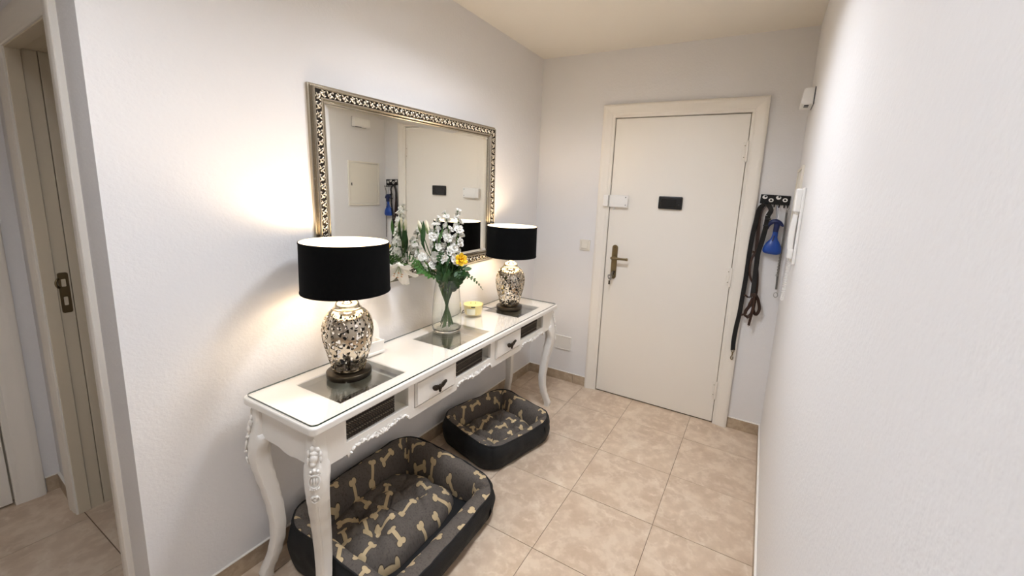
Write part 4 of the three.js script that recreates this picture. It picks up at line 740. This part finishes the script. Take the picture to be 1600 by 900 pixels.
{
  const t = thing('door_viewer', 'black digital door viewer with a small dark screen on the front door', 'door viewer', [1.032, 1.474, 0.006], 0);
  part(t, 'case', rb(-0.078, 0.078, -0.0425, 0.0425, 0, 0.018, 0.007, 3), M.blackPlastic);
  part(t, 'screen', rb(-0.058, 0.040, -0.025, 0.025, 0.0165, 0.0188, 0.002), M.screen);
  part(t, 'button', [ball(0.058, 0.010, 0.0178, 0.005, 0.005, 0.0022), ball(0.058, -0.010, 0.0178, 0.005, 0.005, 0.0022)], M.screen);
}
{
  const t = thing('key_bunch', 'key with a grey fob hanging from the lock of the front door', 'keys', [0.678, 0.94, 0.03], 0);
  part(t, 'key', [rb(-0.002, 0.002, 0.008, 0.016, -0.01, 0.012, 0.0008), orient(extrude((() => { const s = rrect(0.026, 0.024, 0.009); s.holes.push(new THREE.Path().absarc(0, -0.004, 0.004, 0, Math.PI * 2)); return s; })(), 0.0024, 0.0006), { p: [0, 0.01, 0.022], r: [0, Math.PI / 2, 0] })], M.steel);
  part(t, 'key_ring', orient(new THREE.TorusGeometry(0.013, 0.0011, 8, 28), { p: [-0.004, -0.006, 0.022], r: [0, 0.7, 0.2] }), M.steel);
  const f = new THREE.Shape(); f.moveTo(-0.014, 0.004); f.quadraticCurveTo(-0.02, -0.012, -0.012, -0.028); f.lineTo(0.004, -0.042); f.lineTo(0.012, -0.03); f.quadraticCurveTo(0.016, -0.01, 0.008, 0.006); f.closePath(); f.holes.push(new THREE.Path().absarc(-0.003, -0.012, 0.006, 0, Math.PI * 2));
  part(t, 'fob', orient(extrude(f, 0.006, 0.0015, 2), { p: [-0.016, -0.008, 0.018], r: [0, 0.25, 0.12] }), M.steel, 'grey key fob');
  part(t, 'tag', rb(-0.022, -0.010, -0.078, -0.048, 0.017, 0.022, 0.002), M.bronze);
}
// hook rail and what hangs from it
{
  const t = thing('hook_rail', 'small black metal hook rail with round cut-outs right of the front door', 'hook rail', [1.642, 1.527, 0], 0);
  t.rotation.z = -0.03;
  const holes = [[-0.056, 0.012], [-0.021, -0.004], [0.016, 0.014], [0.052, 0.002]];
  part(t, 'plate', extrude(rrect(0.158, 0.056, 0.004), 0.0025, 0.0005).translate(0, 0, 0.008), M.blackMetal);
  holes.forEach(([x, y], i) => { const r = part(t, 'ring', extrude(new THREE.Shape().absellipse(x, y, 0.0135, 0.0115, 0, Math.PI * 2), 0.0014, 0.0003, 1, 20).translate(0, 0, 0.0101), M.plastic, 'white enamel ring'); part(r, 'dot', extrude(new THREE.Shape().absellipse(x + (i % 2 ? 0 : 0.003), y + (i === 0 ? 0.004 : i === 2 ? 0.005 : 0), 0.0064, 0.0056, 0, Math.PI * 2), 0.0012, 0.0003, 1, 16).translate(0, 0, 0.0112), M.blackMetal); });
  part(t, 'spacer', [-0.07, 0.07].map(x => orient(cyl(0.005, 0.005, 0.008, 12), { p: [x, -0.02, 0.004], r: [Math.PI / 2, 0, 0] })), M.blackMetal);
  for (const x of [-0.05, 0.0, 0.026, 0.052, 0.07]) part(t, 'hook', ribbon([[x, -0.02, 0.0115], [x, -0.034, 0.0125], [x, -0.043, 0.02], [x, -0.043, 0.031], [x, -0.033, 0.037]], 0.007, 0.0024, [1, 0, 0], 22), M.blackMetal);
}
{
  const t = thing('dog_lead', 'long black leather lead with a brass snap hook hanging on the hook rail', 'dog lead', [0, 0, 0]);
  part(t, 'strap', ribbon([[1.616, 1.43, 0.040], [1.628, 1.462, 0.036], [1.618, 1.486, 0.032], [1.598, 1.497, 0.030], [1.58, 1.489, 0.031], [1.566, 1.468, 0.033], [1.557, 1.399, 0.034], [1.549, 1.319, 0.035], [1.545, 1.229, 0.035], [1.544, 1.12, 0.036], [1.543, 1.025, 0.036], [1.539, 0.913, 0.037], [1.535, 0.80, 0.037], [1.527, 0.712, 0.036], [1.523, 0.61, 0.035], [1.5255, 0.552, 0.034]], 0.027, 0.004, [1, 0.2, -0.35], 110), M.blackLeather);
  part(t, 'strap_return', ribbon([[1.616, 1.43, 0.041], [1.6125, 1.357, 0.046], [1.603, 1.272, 0.047], [1.592, 1.20, 0.048], [1.592, 1.106, 0.049], [1.593, 1.06, 0.049], [1.594, 0.964, 0.050], [1.594, 0.925, 0.050]], 0.028, 0.004, [1, 0.1, -0.3], 60), M.blackLeather);
  part(t, 'keeper', [rb(1.604, 1.634, 1.404, 1.416, 0.036, 0.050, 0.003), rb(1.597, 1.626, 1.366, 1.376, 0.038, 0.054, 0.003)], M.blackLeather);
  const cl = part(t, 'snap_hook', [orient(new THREE.TorusGeometry(0.009, 0.0022, 8, 20), { p: [1.5255, 0.546, 0.034] }), orient(cyl(0.0035, 0.0045, 0.022, 12), { p: [1.5255, 0.527, 0.034] }), tube([[1.5255, 0.516, 0.034], [1.519, 0.505, 0.034], [1.520, 0.491, 0.034], [1.527, 0.487, 0.034], [1.532, 0.495, 0.034], [1.531, 0.508, 0.034]], 0.0026, 24, 8)], M.agedBrass);
}
{
  const t = thing('leather_harness', 'bundle of brown leather straps tied up behind the black lead', 'dog harness', [0, 0, 0]);
  const st = (pts, w0, w = w0 * 1.4) => part(t, 'strap', ribbon(pts, w, 0.003, [1, 0.1, 0.25], 56), M.brownLeather);
  st([[1.592, 1.488, 0.022], [1.578, 1.46, 0.022], [1.573, 1.40, 0.023], [1.577, 1.312, 0.024], [1.58, 1.217, 0.026], [1.592, 1.128, 0.034], [1.606, 1.035, 0.038], [1.609, 0.934, 0.040], [1.592, 0.875, 0.044], [1.568, 0.822, 0.046], [1.576, 0.787, 0.046], [1.60, 0.810, 0.044], [1.610, 0.899, 0.040]], 0.014);
  st([[1.603, 0.95, 0.036], [1.629, 0.904, 0.037], [1.641, 0.844, 0.039], [1.626, 0.812, 0.040], [1.608, 0.845, 0.039], [1.611, 0.93, 0.036]], 0.013);
  st([[1.600, 0.94, 0.053], [1.606, 0.90, 0.054], [1.606, 0.84, 0.054], [1.601, 0.788, 0.052], [1.595, 0.738, 0.050]], 0.010);
  st([[1.560, 1.206, 0.042], [1.577, 1.202, 0.043], [1.590, 1.204, 0.044]], 0.009);
  st([[1.575, 1.20, 0.041], [1.561, 1.155, 0.042], [1.559, 1.10, 0.042], [1.564, 1.055, 0.043], [1.584, 1.012, 0.044]], 0.009);
  st([[1.547, 0.93, 0.046], [1.575, 0.918, 0.047], [1.594, 0.931, 0.048]], 0.008);
  st([[1.545, 0.795, 0.042], [1.564, 0.807, 0.045], [1.583, 0.874, 0.047], [1.596, 0.92, 0.048]], 0.009);
  part(t, 'wrap', rb(1.580, 1.616, 0.925, 0.95, 0.030, 0.056, 0.006), M.brownLeather);
  part(t, 'stud', [ball(1.577, 0.806, 0.0495, 0.005, 0.005, 0.002), ball(1.594, 0.735, 0.052, 0.004)], M.steel);
}
{ // blue scoop shaped flask
  const t = thing('blue_flask', 'blue plastic flask with a navy hooked cap hanging beside the black lead', 'flask', [1.661, 1.2, 0.036], 0);
  const body = lathe([[0, 0], [0.030, 0.001], [0.044, 0.006], [0.050, 0.016], [0.0505, 0.026], [0.047, 0.045], [0.040, 0.063], [0.030, 0.078], [0.021, 0.09], [0.016, 0.105], [0.0145, 0.125], [0.014, 0.145], [0, 0.146]], 40); body.scale(1, 1, 0.52).rotateZ(-0.05);
  part(t, 'body', body, M.bluePlastic);
  part(t, 'slot', orient(rb(-0.004, 0.004, -0.018, 0.018, -0.002, 0.002, 0.0018), { p: [0.0, 0.098, 0.0105], r: [-0.25, 0, -0.2] }), M.navy);
  part(t, 'cap', [taper([[-0.038, 0.150, 0], [-0.033, 0.176, 0], [-0.016, 0.196, 0.002], [0.004, 0.199, 0.003], [0.025, 0.190, 0.003], [0.043, 0.172, 0.002]], [0.005, 0.010, 0.013, 0.0145, 0.012, 0.005], 40, 14), orient(cyl(0.0145, 0.017, 0.05, 20), { p: [0.008, 0.163, 0.001], r: [0, 0, -0.08] })], M.navy);
  part(t, 'hanging_loop', tube([[0.0, 0.206, 0.002], [-0.003, 0.25, -0.003], [-0.006, 0.287, -0.006], [-0.004, 0.2935, -0.002], [0.0, 0.287, 0.002], [0.004, 0.25, 0.002], [0.004, 0.206, 0.003]], 0.0012, 40, 6), M.navy);
}
{ // grey strap with chain and ring
  const t = thing('chain_lead', 'grey webbing lead with a short chain and a steel ring at its end', 'dog lead', [0, 0, 0]);
  part(t, 'webbing', ribbon([[1.711, 1.468, 0.028], [1.7115, 1.43, 0.021], [1.714, 1.362, 0.02], [1.713, 1.233, 0.02], [1.713, 1.102, 0.02], [1.716, 0.985, 0.02]], 0.0115, 0.0022, [1, 0, -0.3], 50), M.greyStrap);
  const link = (x, y, k) => part(t, 'chain_link', orient(new THREE.TorusGeometry(0.0046, 0.0012, 6, 14), { s: [1, 1.5, 1], p: [x, y, 0.0255], r: [0, k % 2 ? 1.2 : 0.2, 0.1] }), M.steel);
  for (let k = 0; k < 14; k++) link(1.712 - 0.003 * Math.sin(k / 13 * Math.PI), 1.20 - k * 0.0092, k);
  part(t, 'end_ring', orient(new THREE.TorusGeometry(0.0125, 0.0024, 10, 28), { s: [0.85, 1.2, 1], p: [1.7175, 0.951, 0.021] }), M.steel);
  part(t, 'slide_ring', orient(new THREE.TorusGeometry(0.0065, 0.0018, 8, 20), { p: [1.709, 1.074, 0.025] }), M.steel);
  part(t, 'clip', [tube([[1.711, 1.468, 0.031], [1.708, 1.482, 0.033], [1.716, 1.49, 0.033], [1.722, 1.481, 0.032], [1.716, 1.472, 0.031]], 0.002, 24, 6), rb(1.706, 1.717, 1.455, 1.469, 0.025, 0.032, 0.002)], M.steel);
}

/* ------------------------------------------------------------------ right wall */
{
  const t = thing('alarm_siren', 'white alarm siren box high on the right wall near the front door', 'alarm box', [W, 2.04, 0.29], -Math.PI / 2);
  const s = new THREE.Shape(); s.moveTo(0, -0.038); s.lineTo(0.044, -0.038); s.quadraticCurveTo(0.049, -0.036, 0.05, -0.028); s.lineTo(0.046, 0.03); s.quadraticCurveTo(0.044, 0.040, 0.034, 0.041); s.lineTo(0, 0.041); s.closePath();
  const g = extrude(s, 0.16, 0.003, 3); g.rotateY(-Math.PI / 2).translate(0.08, 0, 0.0045);
  part(t, 'case', planar(g), M.plastic);
  part(t, 'mounting_plate', rb(-0.078, 0.078, -0.04, 0.044, 0, 0.0045, 0.002), M.blackPlastic, 'thin black mounting plate');
  part(t, 'sounder_grille', rb(0.0, 0.055, -0.0405, -0.036, 0.02, 0.04, 0.001), M.blackPlastic);
}
{
  const t = thing('entry_phone', 'white entry phone with handset and coiled cord on the right wall', 'intercom', [W, 1.24, 0.69], -Math.PI / 2);
  part(t, 'base_plate', rb(-0.05, 0.05, 0, 0.34, 0, 0.012, 0.004), M.plastic);
  part(t, 'ear_cradle', rb(-0.045, 0.045, 0.232, 0.336, 0.010, 0.036, 0.007, 3), M.plastic);
  const h = new THREE.Shape(); h.moveTo(0.012, 0.225); h.lineTo(0.032, 0.222); h.quadraticCurveTo(0.044, 0.15, 0.036, 0.06); h.lineTo(0.014, 0.055); h.quadraticCurveTo(0.022, 0.14, 0.012, 0.225);
  const g = extrude(h, 0.052, 0.004, 3); g.rotateY(-Math.PI / 2).translate(0.026, 0, 0);
  part(t, 'handset', [planar(g), rb(-0.028, 0.028, 0.02, 0.068, 0.012, 0.034, 0.006, 3)], M.plastic);
  const P = [], main = curve([[0.01, 0.02, 0.022], [0.02, -0.06, 0.025], [0.03, -0.15, 0.026], [0.012, -0.172, 0.028], [-0.012, -0.15, 0.026], [-0.02, -0.07, 0.024], [-0.02, 0.002, 0.012]]), n = 1100, turns = 40;
  for (let i = 0; i <= n; i++) { const k = i / n, c = main.getPointAt(k), tg = main.getTangentAt(k), a = V3(0, 0, 1), b = V3().crossVectors(tg, a).normalize(), A = k * turns * 6.2832, r = 0.0062; c.addScaledVector(a, r * Math.cos(A)).addScaledVector(b, r * Math.sin(A)); P.push(c); }
  part(t, 'coiled_cord', new THREE.TubeGeometry(new THREE.CatmullRomCurve3(P), 1300, 0.0012, 5, false), M.plastic);
}
renderer.render(scene, camera);
